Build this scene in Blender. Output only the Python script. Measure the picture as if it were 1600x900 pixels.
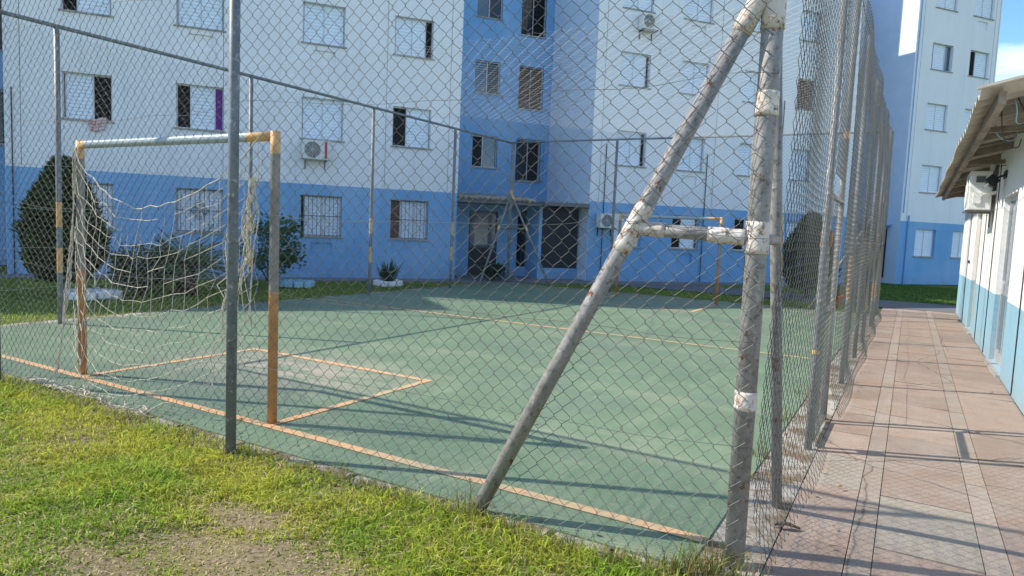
import bpy, math, random
import numpy as np
R = math.radians
random.seed(7); rng = np.random.default_rng(7)
for o in list(bpy.data.objects): bpy.data.objects.remove(o)
scene = bpy.context.scene
COL = scene.collection

# ------------------------------------------------------------------ camera
F_PX, YAW, PITCH, ROLL, EYE = 1070.0, R(30.0), R(4.96), R(2.42), 1.6
fw = np.array([-math.sin(YAW)*math.cos(PITCH), math.cos(YAW)*math.cos(PITCH), -math.sin(PITCH)])
r0 = np.array([math.cos(YAW), math.sin(YAW), 0.0]); u0 = np.cross(r0, fw)
rt = r0*math.cos(ROLL)+u0*math.sin(ROLL); up = -r0*math.sin(ROLL)+u0*math.cos(ROLL)
cd = bpy.data.cameras.new('camera'); cam = bpy.data.objects.new('camera', cd); COL.objects.link(cam)
from mathutils import Matrix, Vector
cam.matrix_world = Matrix(((rt[0], up[0], -fw[0], 0), (rt[1], up[1], -fw[1], 0), (rt[2], up[2], -fw[2], EYE), (0, 0, 0, 1)))
cd.sensor_width = 36; cd.lens = 36*F_PX/1600; cd.clip_start = 0.05; cd.clip_end = 2000
scene.camera = cam

# ------------------------------------------------------------------ sky, sun, exposure
SUN_TO = Vector((0.918, 0.396, -0.926)).normalized()       # direction the light travels
SUN_EL = math.asin(-SUN_TO.z); SUN_AZ = math.atan2(-SUN_TO.x, -SUN_TO.y)   # azimuth from +Y towards +X
SUN_STRENGTH, SKY_STRENGTH, EXPOSURE = 3.8, 0.14, 0.86
scene.view_settings.view_transform = 'Standard'
scene.view_settings.look = 'None'; scene.view_settings.gamma = 1; scene.view_settings.use_curve_mapping = False
scene.view_settings.exposure = EXPOSURE
w = bpy.data.worlds.new('World'); scene.world = w; w.use_nodes = True
nt = w.node_tree; N = nt.nodes; L = nt.links; bg = N['Background']
sky = N.new('ShaderNodeTexSky'); sky.sky_type = 'NISHITA'; sky.sun_disc = False
sky.sun_elevation = SUN_EL; sky.sun_rotation = SUN_AZ
sky.air_density = 1.0; sky.dust_density = 0.2; sky.ozone_density = 2.5
tc = N.new('ShaderNodeTexCoord'); mp = N.new('ShaderNodeMapping'); mp.inputs['Scale'].default_value = (1.6, 1.6, 4.2); mp.inputs['Location'].default_value = (2.3, .7, .4)
nz = N.new('ShaderNodeTexNoise'); nz.inputs['Scale'].default_value = 2.3; nz.inputs['Detail'].default_value = 7; nz.inputs['Roughness'].default_value = .55
cr = N.new('ShaderNodeValToRGB'); cr.color_ramp.elements[0].position = .5; cr.color_ramp.elements[1].position = .74
mx = N.new('ShaderNodeMix'); mx.data_type = 'RGBA'; mx.inputs[7].default_value = (7.5, 7.9, 8.4, 1)
L.new(tc.outputs['Generated'], mp.inputs['Vector']); L.new(mp.outputs[0], nz.inputs['Vector']); L.new(nz.outputs[0], cr.inputs[0])
L.new(cr.outputs[0], mx.inputs[0]); hs = N.new('ShaderNodeHueSaturation'); hs.inputs['Saturation'].default_value = 1.2; hs.inputs['Value'].default_value = 1.0; L.new(sky.outputs[0], hs.inputs['Color']); L.new(hs.outputs[0], mx.inputs[6]); L.new(mx.outputs[2], bg.inputs['Color'])
bg.inputs['Strength'].default_value = SKY_STRENGTH
sd = bpy.data.lights.new('sun', 'SUN'); sd.energy = SUN_STRENGTH; sd.angle = R(0.5); sd.color = (1, .93, .80)
sun = bpy.data.objects.new('sun', sd); COL.objects.link(sun); sun.rotation_euler = SUN_TO.to_track_quat('-Z', 'Y').to_euler()

# ------------------------------------------------------------------ material helpers
def mat(name, col, rough=.7, metal=0, spec=.3):
    m = bpy.data.materials.new(name); m.use_nodes = True
    b = m.node_tree.nodes['Principled BSDF']
    b.inputs['Base Color'].default_value = (*col, 1); b.inputs['Roughness'].default_value = rough
    b.inputs['Metallic'].default_value = metal; b.inputs['Specular IOR Level'].default_value = spec
    return m
class NT:
    def __init__(s, m): s.m = m; s.t = m.node_tree; s.b = s.t.nodes['Principled BSDF']; s.co = s.t.nodes.new('ShaderNodeTexCoord')
    def n(s, k, **kw):
        x = s.t.nodes.new(k)
        for a, v in kw.items(): setattr(x, a, v)
        return x
    def l(s, a, b): s.t.links.new(a, b)
    def noise(s, scale, detail=5, rough=.6, vec=None, stretch=None):
        x = s.n('ShaderNodeTexNoise'); x.inputs['Scale'].default_value = scale; x.inputs['Detail'].default_value = detail; x.inputs['Roughness'].default_value = rough
        v = vec or s.co.outputs['Object']
        if stretch:
            p = s.n('ShaderNodeMapping'); p.inputs['Scale'].default_value = stretch; s.l(v, p.inputs[0]); v = p.outputs[0]
        s.l(v, x.inputs['Vector']); return x.outputs[0]
    def ramp(s, fac, a, b, ca=(0, 0, 0), cb=(1, 1, 1)):
        x = s.n('ShaderNodeValToRGB'); e = x.color_ramp.elements
        e[0].position = a; e[1].position = b; e[0].color = (*ca, 1); e[1].color = (*cb, 1); s.l(fac, x.inputs[0]); return x.outputs[0]
    def step(s, v, a, b):
        x = s.n('ShaderNodeMapRange'); s.l(v, x.inputs[0]); x.inputs[1].default_value = a; x.inputs[2].default_value = b; return x.outputs[0]
    def mix(s, fac, a, b, mode='MIX'):
        x = s.n('ShaderNodeMix'); x.data_type = 'RGBA'; x.blend_type = mode
        for i, v in ((0, fac), (6, a), (7, b)):
            if isinstance(v, tuple): x.inputs[i].default_value = (*v, 1) if len(v) == 3 else v
            elif isinstance(v, (int, float)): x.inputs[i].default_value = v
            else: s.l(v, x.inputs[i])
        return x.outputs[2]
    def math(s, op, a, b=0, c=0):
        x = s.n('ShaderNodeMath'); x.operation = op
        for i, v in enumerate((a, b, c)):
            if isinstance(v, (int, float)): x.inputs[i].default_value = v
            else: s.l(v, x.inputs[i])
        return x.outputs[0]
    def base(s, c): s.l(c, s.b.inputs['Base Color'])
    def bump(s, h, strength=.3, dist=.01):
        x = s.n('ShaderNodeBump'); x.inputs['Strength'].default_value = strength; x.inputs['Distance'].default_value = dist
        s.l(h, x.inputs['Height']); s.l(x.outputs[0], s.b.inputs['Normal'])
    def xyz(s, o=None):
        x = s.n('ShaderNodeSeparateXYZ'); s.l(o or s.co.outputs['Object'], x.inputs[0]); return x.outputs

def noisy(name, ca, cb, scale=8, rough=.8, metal=0, bump=.15, spec=.25, detail=6, stretch=None):
    m = mat(name, ca, rough, metal, spec); t = NT(m); f = t.noise(scale, detail, .65, stretch=stretch)
    t.base(t.ramp(f, .32, .7, ca, cb))
    if bump: t.bump(f, bump, .01)
    return m
def attr_mat(name, rough=.6, trans=0, noise_amt=.0, scale=30):
    m = mat(name, (1, 1, 1), rough, 0, .25); t = NT(m)
    a = t.n('ShaderNodeAttribute'); a.attribute_name = 'col'; c = a.outputs['Color']
    t.base(c)
    if trans:
        tr = t.n('ShaderNodeBsdfTranslucent'); t.l(c, tr.inputs[0]); ms = t.n('ShaderNodeMixShader'); ms.inputs[0].default_value = trans
        t.l(t.b.outputs[0], ms.inputs[1]); t.l(tr.outputs[0], ms.inputs[2]); t.l(ms.outputs[0], t.t.nodes['Material Output'].inputs[0])
    return m

# ------------------------------------------------------------------ mesh helpers
class MB:
    def __init__(s): s.v = []; s.f = []; s.m = []
    def quad(s, a, b, c, d, m=0):
        i = len(s.v); s.v += [tuple(a), tuple(b), tuple(c), tuple(d)]; s.f.append((i, i+1, i+2, i+3)); s.m.append(m)
    def poly(s, pts, m=0):
        i = len(s.v); s.v += [tuple(p) for p in pts]; s.f.append(tuple(range(i, i+len(pts)))); s.m.append(m)
    def box(s, x0, x1, y0, y1, z0, z1, m=0):
        i = len(s.v)
        s.v += [(x0,y0,z0),(x1,y0,z0),(x1,y1,z0),(x0,y1,z0),(x0,y0,z1),(x1,y0,z1),(x1,y1,z1),(x0,y1,z1)]
        for f in ((3,2,1,0),(4,5,6,7),(0,1,5,4),(1,2,6,5),(2,3,7,6),(3,0,4,7)): s.f.append(tuple(i+k for k in f)); s.m.append(m)
        return s
    def obox(s, c, ax, ay, az, m=0):                       # oriented box, half axes
        c, ax, ay, az = map(np.array, (c, ax, ay, az)); i = len(s.v)
        for sx, sy, sz in ((-1,-1,-1),(1,-1,-1),(1,1,-1),(-1,1,-1),(-1,-1,1),(1,-1,1),(1,1,1),(-1,1,1)): s.v.append(tuple(c+sx*ax+sy*ay+sz*az))
        for f in ((3,2,1,0),(4,5,6,7),(0,1,5,4),(1,2,6,5),(2,3,7,6),(3,0,4,7)): s.f.append(tuple(i+k for k in f)); s.m.append(m)
    def tube(s, pts, r, seg=8, m=0, caps=True, mats=None):
        P = [np.array(p, float) for p in pts]; n = len(P); rs = r if hasattr(r, '__len__') else [r]*n
        base = len(s.v); prev = None
        for k in range(n):
            d = P[min(k+1, n-1)]-P[max(k-1, 0)]; d = d/(np.linalg.norm(d)+1e-9)
            if prev is None:
                a = np.array([0, 0, 1.]) if abs(d[2]) < .9 else np.array([1., 0, 0]); a = np.cross(d, a)
            else: a = prev-d*(prev@d)
            a /= np.linalg.norm(a)+1e-9; prev = a; b = np.cross(d, a)
            for j in range(seg):
                t = 2*math.pi*j/seg; s.v.append(tuple(P[k]+rs[k]*(a*math.cos(t)+b*math.sin(t))))
        for k in range(n-1):
            for j in range(seg):
                j2 = (j+1) % seg
                s.f.append((base+k*seg+j, base+k*seg+j2, base+(k+1)*seg+j2, base+(k+1)*seg+j)); s.m.append(mats[k] if mats else m)
        if caps:
            s.f.append(tuple(base+j for j in reversed(range(seg)))); s.m.append(mats[0] if mats else m)
            s.f.append(tuple(base+(n-1)*seg+j for j in range(seg))); s.m.append(mats[-1] if mats else m)
        return s
    def lathe(s, prof, seg=24, c=(0, 0, 0), m=0):          # prof: (r, z)
        b = len(s.v)
        for r, z in prof:
            for j in range(seg):
                t = 2*math.pi*j/seg; s.v.append((c[0]+r*math.cos(t), c[1]+r*math.sin(t), c[2]+z))
        for k in range(len(prof)-1):
            for j in range(seg):
                j2 = (j+1) % seg; s.f.append((b+k*seg+j, b+k*seg+j2, b+(k+1)*seg+j2, b+(k+1)*seg+j)); s.m.append(m)
        return s
    def build(s, name, mats, parent=None, origin=(0, 0, 0), smooth=False, bevel=0):
        me = bpy.data.meshes.new(name); o3 = np.array(origin)
        me.from_pydata([tuple(np.array(p)-o3) for p in s.v], [], s.f)
        if not isinstance(mats, (list, tuple)): mats = [mats]
        for m in mats: me.materials.append(m)
        me.polygons.foreach_set('material_index', s.m)
        if smooth: me.polygons.foreach_set('use_smooth', [True]*len(s.f))
        me.update(); o = bpy.data.objects.new(name, me); COL.objects.link(o)
        if parent: o.parent = parent
        else: o.location = origin
        if bevel:
            b = o.modifiers.new('bevel', 'BEVEL'); b.width = bevel; b.segments = 2; b.limit_method = 'ANGLE'
        return o
def raw_mesh(name, V, F, mats, parent=None, origin=(0, 0, 0), col=None, smooth=False):   # V (n,3), F (m,k) numpy
    me = bpy.data.meshes.new(name); V = np.asarray(V, float)-np.array(origin)
    m, k = F.shape
    me.vertices.add(len(V)); me.vertices.foreach_set('co', V.astype(np.float32).ravel())
    me.loops.add(m*k); me.loops.foreach_set('vertex_index', F.astype(np.int32).ravel())
    me.polygons.add(m); me.polygons.foreach_set('loop_start', (np.arange(m)*k).astype(np.int32))
    me.polygons.foreach_set('use_smooth', np.full(m, bool(smooth)))
    if col is not None:
        a = me.color_attributes.new('col', 'FLOAT_COLOR', 'POINT')
        c4 = np.ones((len(V), 4), np.float32); c4[:, :3] = col; a.data.foreach_set('color', c4.ravel())
    for mm in (mats if isinstance(mats, (list, tuple)) else [mats]): me.materials.append(mm)
    me.update(calc_edges=True); me.validate()
    o = bpy.data.objects.new(name, me); COL.objects.link(o)
    if parent: o.parent = parent
    else: o.location = origin
    return o
def tag(o, label=None, cat=None, group=None, kind=None):
    for k, v in (('label', label), ('category', cat), ('group', group), ('kind', kind)):
        if v: o[k] = v
    return o
def empty(name, loc, label, cat, group=None, rz=0):
    o = bpy.data.objects.new(name, None); COL.objects.link(o); o.location = loc; o.rotation_euler = (0, 0, rz); o.empty_display_size = .2
    return tag(o, label, cat, group)
def lerp(a, b, t): return np.array(a, float)*(1-t)+np.array(b, float)*t
def wob(x, seed, amp=1, f=1.):                              # smooth 1-d noise
    r = np.random.default_rng(seed); y = 0
    for k in range(4): y = y+np.sin(np.asarray(x)*f*(1+k*.83)+r.uniform(0, 6.28))/(1+k)
    return amp*y/2.1

# ------------------------------------------------------------------ materials
def mk_court():
    m = mat('court_paint', (.2, .31, .24), .55, 0, .35); t = NT(m); x = t.xyz()
    a = t.noise(.55, 6, .6); b = t.noise(3.5, 8, .7, stretch=(1, .35, 1)); c = t.noise(60, 3)
    c1 = t.mix(t.ramp(a, .35, .68), (.082, .136, .074), (.126, .194, .104))
    c2 = t.mix(t.math('MULTIPLY', t.ramp(b, .5, .78), .6), c1, (.255, .295, .180))
    # worn, pinkish-grey rub in front of the near goal and scattered scuffs
    dx = t.math('MULTIPLY', t.math('ADD', x[0], 5.6), .55); dy = t.math('MULTIPLY', t.math('SUBTRACT', x[1], 5.0), .8)
    d = t.math('SQRT', t.math('ADD', t.math('MULTIPLY', dx, dx), t.math('MULTIPLY', dy, dy)))
    g = t.math('MULTIPLY', t.ramp(d, .2, 1.2, (1, 1, 1), (0, 0, 0)), t.ramp(t.noise(2.4, 7, .7, stretch=(1, 2.2, 1)), .38, .56))
    c3 = t.mix(t.math('MULTIPLY', g, .95), c2, (.36, .29, .235))
    sc = t.ramp(t.noise(1.3, 9, .75), .63, .72)
    c4 = t.mix(t.math('MULTIPLY', sc, .45), c3, (.34, .38, .32))
    c5 = t.mix(t.ramp(t.noise(1.1, 5, .6, stretch=(1, 1.7, 1)), .6, .75), c4, t.mix(.28, c4, (.10, .17, .14)))
    c6 = t.mix(t.math('MULTIPLY', t.ramp(t.noise(.9, 8, .7, stretch=(.35, 1.6, 1)), .5, .7), .5), c5, (.26, .27, .18))
    c6 = t.mix(t.math('MULTIPLY', t.ramp(t.noise(.42, 9, .72), .52, .58), .5), c6, (.085, .125, .095))
    c6 = t.mix(t.math('MULTIPLY', t.ramp(t.noise(7, 9, .8), .60, .68), .55), c6, (.30, .31, .25))
    vo = t.n('ShaderNodeTexVoronoi'); vo.feature = 'DISTANCE_TO_EDGE'; vo.inputs['Scale'].default_value = .23
    wv = t.n('ShaderNodeMix'); wv.data_type = 'VECTOR'; wv.inputs[0].default_value = .25; nn = t.n('ShaderNodeTexNoise'); nn.inputs['Scale'].default_value = 1.3; nn.inputs['Detail'].default_value = 7
    t.l(t.co.outputs['Object'], nn.inputs['Vector']); t.l(t.co.outputs['Object'], wv.inputs[4]); t.l(nn.outputs['Color'], wv.inputs[5]); t.l(wv.outputs[1], vo.inputs['Vector'])
    c6 = t.mix(t.math('MULTIPLY', t.ramp(vo.outputs['Distance'], .0008, .0022, (1, 1, 1), (0, 0, 0)), .6), c6, (.05, .07, .055))
    t.base(t.mix(t.ramp(c, .3, .7), c6, t.mix(.22, c6, (.4, .45, .38))))
    t.bump(c, .12, .004); return m
def mk_line():
    m = mat('line_paint', (.6, .3, .12), .6); t = NT(m)
    f = t.ramp(t.noise(9, 8, .75), .36, .56); g = t.ramp(t.noise(.45, 3, .5), .36, .5)
    k = t.math('MULTIPLY', t.math('ADD', t.math('MULTIPLY', f, .7), .3), t.math('ADD', t.math('MULTIPLY', g, .6), .4))
    t.base(t.mix(k, (.27, .31, .22), (.70, .37, .17))); return m
def mk_pipe(name, c=(.24, .265, .29), rust=.66, tone=(.34, .36, .38)):
    m = mat(name, c, .55, .05, .3); t = NT(m)
    f = t.noise(7, 8, .75, stretch=(1, 1, .4)); g = t.noise(11, 8, .75); h = t.noise(26, 6, .7)
    b = t.ramp(f, .36, .66, c, tone); b = t.mix(t.math('MULTIPLY', t.ramp(h, .52, .64), .65), b, (.085, .08, .085)); b = t.mix(t.math('MULTIPLY', t.ramp(t.noise(19, 8, .75), .57, .63), .75), b, (.46, .43, .39)); b = t.mix(t.math('MULTIPLY', t.ramp(t.noise(48, 6, .75), .58, .66), .5), b, (.13, .09, .07)); k = t.ramp(g, rust, rust+.05)
    t.base(t.mix(k, b, (.16, .06, .028))); t.l(t.math('ADD', t.math('MULTIPLY', k, .3), .5), t.b.inputs['Roughness']); t.bump(g, .18, .004); return m
def mk_wall(name, split):
    m = mat(name, (.8, .8, .8), .85, 0, .15); t = NT(m); x = t.xyz()
    st = t.noise(1.2, 6, .65, stretch=(1.6, 1.6, .22)); fi = t.noise(38, 4)
    wh = t.ramp(st, .3, .75, (.77, .785, .815), (.85, .86, .88)); bl = t.ramp(st, .3, .75, (.165, .375, .65), (.21, .435, .71))
    if split:
        e = t.math('ADD', x[2], t.math('MULTIPLY', t.noise(14, 3), .012))
        c = t.mix(t.step(e, 2.572, 2.580), bl, wh)
    else: c = bl
    # rain streaks and grime with their own shape, splash band on the plinth
    dirt = t.ramp(t.noise(2.2, 8, .7, stretch=(3, 3, .12)), .56, .74)
    c = t.mix(t.math('MULTIPLY', dirt, .34), c, (.30, .31, .31))
    fade = t.ramp(t.noise(.5, 5, .6), .42, .62); c = t.mix(t.math('MULTIPLY', fade, .16), c, (.62, .70, .78))
    sp = t.math('MULTIPLY', t.ramp(x[2], .02, .45, (1, 1, 1), (0, 0, 0)), t.ramp(t.noise(3, 7, .7), .4, .65))
    c = t.mix(t.math('MULTIPLY', sp, .45), c, (.17, .19, .2))
    bk = t.n('ShaderNodeTexBrick'); bk.inputs['Scale'].default_value = 1; bk.inputs['Brick Width'].default_value = .4; bk.inputs['Row Height'].default_value = .2
    bk.inputs['Mortar Size'].default_value = .006; bk.inputs['Mortar Smooth'].default_value = 1
    cb = t.n('ShaderNodeCombineXYZ'); t.l(t.math('ADD', x[0], x[1]), cb.inputs[0]); t.l(x[2], cb.inputs[1]); t.l(cb.outputs[0], bk.inputs['Vector'])
    t.base(c); h = t.math('ADD', t.math('MULTIPLY', bk.outputs['Fac'], -.6), t.math('MULTIPLY', fi, .5)); t.bump(h, .25, .006); return m
def mk_tape():
    m = mat('peeling_wrap', (.7, .62, .55), .75, 0, .2); t = NT(m); a = t.noise(7, 9, .7); b = t.noise(19, 8, .75)
    c = t.ramp(a, .3, .65, (.50, .42, .35), (.72, .66, .60)); c = t.mix(t.ramp(b, .53, .62), c, (.30, .15, .075)); c = t.mix(t.ramp(t.noise(14, 8, .75), .57, .61), c, (.13, .10, .085)); t.base(c); t.bump(a, .8, .01); return m
M = dict(
 court=mk_court(), line=mk_line(),
 pipe=mk_pipe('galvanised_pipe', (.22, .205, .195), .58, (.35, .335, .325)), pipe_dark=mk_pipe('grey_painted_pipe', (.13, .15, .165), .64, (.2, .22, .235)),
 pipe_far=mk_pipe('weathered_pipe', (.15, .16, .165), .61, (.25, .26, .265)),
 orange=noisy('orange_pipe_paint', (.42, .19, .075), (.56, .27, .11), 9, .5, 0, .1), yellow=noisy('yellow_pipe_paint', (.56, .32, .13), (.68, .43, .20), 9, .5, 0, .1),
 goal_grey=noisy('goal_grey_paint', (.20, .18, .16), (.32, .285, .25), 7, .5, .1, .15), goal_bar=noisy('goal_bar_paint', (.28, .34, .37), (.40, .46, .49), 7, .4, .1, .1),
 tape=mk_tape(), rust=noisy('rusty_steel', (.20, .07, .03), (.42, .20, .09), 24, .85, 0, .4),
 wire=mat('galvanised_wire', (.085, .09, .085), .55, .1, .4), wire_far=mat('weathered_wire', (.12, .125, .125), .55, .1, .4),
 twire=mat('tension_wire', (.36, .36, .345), .45, .3, .5), cord=noisy('net_cord', (.52, .46, .35), (.68, .62, .50), 30, .9, 0, 0), onet=mat('overhead_net_cord', (.45, .46, .47), .7),
 wall=mk_wall('apartment_paint', True), blue=mk_wall('apartment_blue_paint', False),
 flank=noisy('pale_blue_paint_and_shade', (.60, .70, .84), (.68, .77, .88), 2, .85, 0, .15), shutter=noisy('shutter_white', (.70, .79, .90), (.77, .85, .94), 6, .45, 0, .03, .4), frame=mat('window_aluminium', (.52, .54, .57), .4, .3),  # flank: right block's own paint, and bluish shade put into the stair-bay white wall
 glass=mat('dark_glass', (.012, .015, .02), .08, 0, .6), glass_blue=mat('sky_lit_glass', (.06, .10, .16), .06, .0, .9), dark=mat('dark_room', (.012, .011, .012), .9),
 iron=mat('black_iron', (.02, .02, .022), .5), curtain=mat('purple_curtain', (.18, .03, .30), .9), brown=mat('brown_shade', (.20, .12, .09), .9),
 ac=noisy('ac_plastic', (.66, .67, .65), (.74, .75, .73), 5, .5, 0, .05), acg=mat('ac_grille', (.10, .105, .11), .5), red=mat('sticker_red', (.55, .03, .07), .5),
 conc=noisy('concrete', (.27, .26, .24), (.42, .41, .385), 5, .9, 0, .4), conc_d=noisy('dark_concrete', (.14, .145, .15), (.21, .21, .215), 3, .9, 0, .3),
 asph=noisy('asphalt', (.10, .105, .115), (.17, .17, .18), 24, .95, 0, .5), soil=noisy('soil', (.16, .115, .07), (.29, .225, .15), 9, 1, 0, .7),
 asbestos=noisy('fibre_cement', (.27, .235, .19), (.46, .42, .36), 3, .9, 0, .3, stretch=(1, .4, 1)), wood=noisy('old_timber', (.16, .13, .10), (.30, .26, .21), 6, .85, 0, .2, stretch=(1, .3, 1)),
 alum=noisy('door_aluminium', (.42, .44, .45), (.52, .54, .55), 3, .35, .3, .03), door=noisy('beige_door', (.44, .38, .32), (.52, .47, .40), 3, .7, 0, .1),
 black=mat('black_plastic', (.025, .025, .027), .5), white=noisy('white_paint', (.72, .73, .74), (.8, .8, .8), 6, .7, 0, .1), lblue=noisy('light_blue_paint', (.25, .50, .66), (.33, .58, .73), 4, .7, 0, .1),
 leaf=attr_mat('leaves', .55, .25), grass=attr_mat('grass_blades', .6, .45), bark=noisy('bark', (.06, .045, .035), (.14, .11, .085), 14, .95, 0, .8, stretch=(1, 1, .3)),
 cable=mat('black_cable', (.02, .02, .02), .6), cableb=mat('pale_blue_cable', (.3, .5, .6), .6), cloth=noisy('pale_cloth', (.72, .68, .70), (.62, .25, .22), 7, .9, 0, 0), roller=mat('roller_steel', (.035, .036, .045), .55, .2),
)

# ------------------------------------------------------------------ ground, court, path (the setting)
def sheet(name, x0, x1, y0, y1, z, m, nx=1, ny=1, zf=None):
    xs = np.linspace(x0, x1, nx+1); ys = np.linspace(y0, y1, ny+1); X, Y = np.meshgrid(xs, ys); Z = np.full_like(X, z)
    if zf is not None: Z = Z+zf(X, Y)
    V = np.stack([X.ravel(), Y.ravel(), Z.ravel()], 1); i = (np.arange(ny)[:, None]*(nx+1)+np.arange(nx)[None]).ravel()
    return tag(raw_mesh(name, V, np.stack([i, i+1, i+nx+2, i+nx+1], 1), m, smooth=True), kind='structure')
def mk_ground():
    m = mat('ground_turf', (.1, .12, .04), 1, 0, .1); t = NT(m)
    a = t.noise(.8, 6, .65); b = t.noise(14, 8, .7)
    c = t.mix(t.ramp(b, .35, .65), (.07, .10, .025), (.16, .19, .05)); t.base(t.mix(t.ramp(a, .55, .7), c, (.20, .155, .095))); t.bump(b, .6, .02); return m
def mk_lawn():
    m = mat('lawn_soil', (.2, .15, .1), 1, 0, .1); t = NT(m)
    a = t.noise(2.4, 7, .7); b = t.noise(45, 8, .75); c = t.mix(t.ramp(b, .33, .68), (.12, .088, .05), (.36, .285, .19))
    t.base(t.mix(t.ramp(a, .42, .62), c, t.mix(.5, c, (.20, .19, .06)))); t.bump(b, .9, .015); return m
def mk_edging():
    m = mat('dirty_concrete', (.3, .28, .25), .95, 0, .15); t = NT(m); a = t.noise(3.2, 8, .72); b = t.noise(40, 6, .7); c = t.ramp(b, .3, .7, (.27, .245, .215), (.44, .42, .385))
    c = t.mix(t.ramp(a, .44, .56), c, (.17, .125, .085)); t.base(t.mix(t.ramp(t.noise(9, 8, .7), .58, .66), c, (.13, .13, .06))); t.bump(b, .7, .01); return m
M['edging'] = mk_edging()
M['ground'] = mk_ground(); M['lawn'] = mk_lawn()
sheet('ground', -400, 400, -400, 400, -.02, M['ground'])
def bumps(X, Y): return .018*np.sin(X*2.1+.6)*np.sin(Y*2.7)+.012*np.sin(X*5.3+Y*3.9)+.006*np.sin(X*11.3-Y*9.1)
def lawn_z(X, Y): return bumps(X, Y)*np.clip((2.95-Y)*3, 0.1, 1)+.012
sheet('lawn', -14, -.62, -3, 3.0, 0, M['lawn'], 90, 40, lawn_z)
mb = MB(); mb.box(-10.35, -.80, 3.19, 17.1, -.1, .016); tag(mb.build('court', M['court']), kind='structure')
mb = MB()                                                   # rough concrete edging round the slab
for x0, x1, y0, y1 in ((-10.6, -.80, 3.03, 3.187), (-.80, -.50, 3.03, 17.4), (-10.6, -10.353, 3.19, 17.4), (-10.35, -.80, 17.103, 17.4)):
    n = max(2, int(max(x1-x0, y1-y0)/(.35 if y1 < 3.3 else 1.6))); lx = x1-x0 > y1-y0
    for k in range(n):
        a, b = k/n, (k+1)/n-(.004 if lx else .0004); dz = random.uniform(-.006, .006) if lx else random.uniform(-.001, .001); j = random.uniform(-.02, .02)
        if lx: mb.box(x0+(x1-x0)*a, x0+(x1-x0)*b, y0+j if y0 < 10 else y0, y1, -.1, .008+dz)
        else: mb.box(x0, x1, y0+(y1-y0)*a, y0+(y1-y0)*b, -.1, .006+dz)
tag(mb.build('court_edging', M['edging']), kind='structure')
mb = MB()
def seg(x0, x1, y0, y1):
    z = .0205; mb.quad((x0, y0, z), (x1, y0, z), (x1, y1, z), (x0, y1, z))
seg(-10.2, -.82, 3.49, 3.57)
for a, b in ((3.575, 5.50),): seg(-4.19, -4.11, a, b); seg(-6.80, -6.72, a, b)
seg(-6.80, -4.11, 5.505, 5.585); seg(-10.2, -.82, 9.93, 10.01)
seg(-10.2, -.82, 16.32, 16.40); seg(-6.45, -6.37, 14.3, 16.315); seg(-3.9, -3.82, 14.3, 16.315); seg(-6.45, -3.82, 14.215, 14.295)
tag(mb.build('court_markings', M['line']), kind='structure')

def mk_slab():
    m = mat('path_slab', (.36, .26, .22), .85, 0, .25); t = NT(m)
    a = t.n('ShaderNodeAttribute'); a.attribute_name = 'col'; sp = t.noise(70, 6, .75); big = t.noise(2.2, 7, .7)
    c = t.mix(t.ramp(big, .4, .68), a.outputs['Color'], t.mix(.5, a.outputs['Color'], (.42, .38, .34)))
    c = t.mix(t.ramp(sp, .36, .64), t.mix(.5, c, (.16, .13, .11)), c); c = t.mix(t.math('MULTIPLY', t.ramp(t.noise(55, 5, .7), .60, .70), .35), c, (.62, .58, .52)); c = t.mix(t.math('MULTIPLY', t.ramp(t.noise(5, 8, .75), .5, .66), .5), c, (.21, .165, .135))
    v = t.n('ShaderNodeTexVoronoi'); v.feature = 'DISTANCE_TO_EDGE'; v.inputs['Scale'].default_value = .62
    w_ = t.n('ShaderNodeMix'); w_.data_type = 'VECTOR'; w_.inputs[0].default_value = .13
    nn = t.n('ShaderNodeTexNoise'); nn.inputs['Scale'].default_value = 3; nn.inputs['Detail'].default_value = 6; t.l(t.co.outputs['Object'], nn.inputs['Vector'])
    t.l(t.co.outputs['Object'], w_.inputs[4]); t.l(nn.outputs['Color'], w_.inputs[5]); t.l(w_.outputs[1], v.inputs['Vector'])
    k = t.ramp(v.outputs['Distance'], .0015, .0045, (1, 1, 1), (0, 0, 0)); c = t.mix(t.math('MULTIPLY', k, .7), c, (.06, .05, .045))
    t.base(c); t.bump(sp, .6, .006); return m
M['slab'] = mk_slab()
V = []; Fq = []; C3 = []
def slab(x0, x1, y0, y1, col, z=.0):
    b = len(V); dz = rng.uniform(-.004, .004, 4)+z; z0 = -.06
    V.extend([(x0, y0, dz[0]), (x1, y0, dz[1]), (x1, y1, dz[2]), (x0, y1, dz[3]), (x0, y0, z0), (x1, y0, z0), (x1, y1, z0), (x0, y1, z0)])
    for f in ((0, 1, 2, 3), (0, 4, 5, 1), (1, 5, 6, 2), (2, 6, 7, 3), (3, 7, 4, 0)): Fq.append([b+i for i in f])
    C3.extend([col]*8)
pink = np.array([.34, .235, .18]); grey = np.array([.345, .27, .215])
for (x0, x1, kind) in ((-.495, -.165, 0), (-.16, -.045, 1), (-.04, .445, 0), (.45, .565, 1), (.57, 1.075, 0)):
    y = -1.5+rng.uniform(0, .4)
    while y < 19.75:
        ln = rng.uniform(.55, 1.05) if kind == 0 else rng.uniform(1.2, 2.6); y1 = min(y+ln, 19.75)
        c = ((pink*rng.uniform(.8, 1.15)*(1-.0)+grey*0+rng.uniform(0, .25)*(grey-pink)) if kind == 0 else grey*rng.uniform(.9, 1.08)); cy = (y+y1)/2
        if kind == 0 and ((x0 < -.3 and 4.7 < cy < 5.6) or (-.1 < x0 < .2 and 4.0 < cy < 4.9)): c = np.array([.33, .285, .225])
        slab(x0, x1, y, y1-.012, tuple(c)); y = y1
tag(raw_mesh('path', np.array(V), np.array(Fq), M['slab'], col=np.array(C3)), kind='structure')
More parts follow.
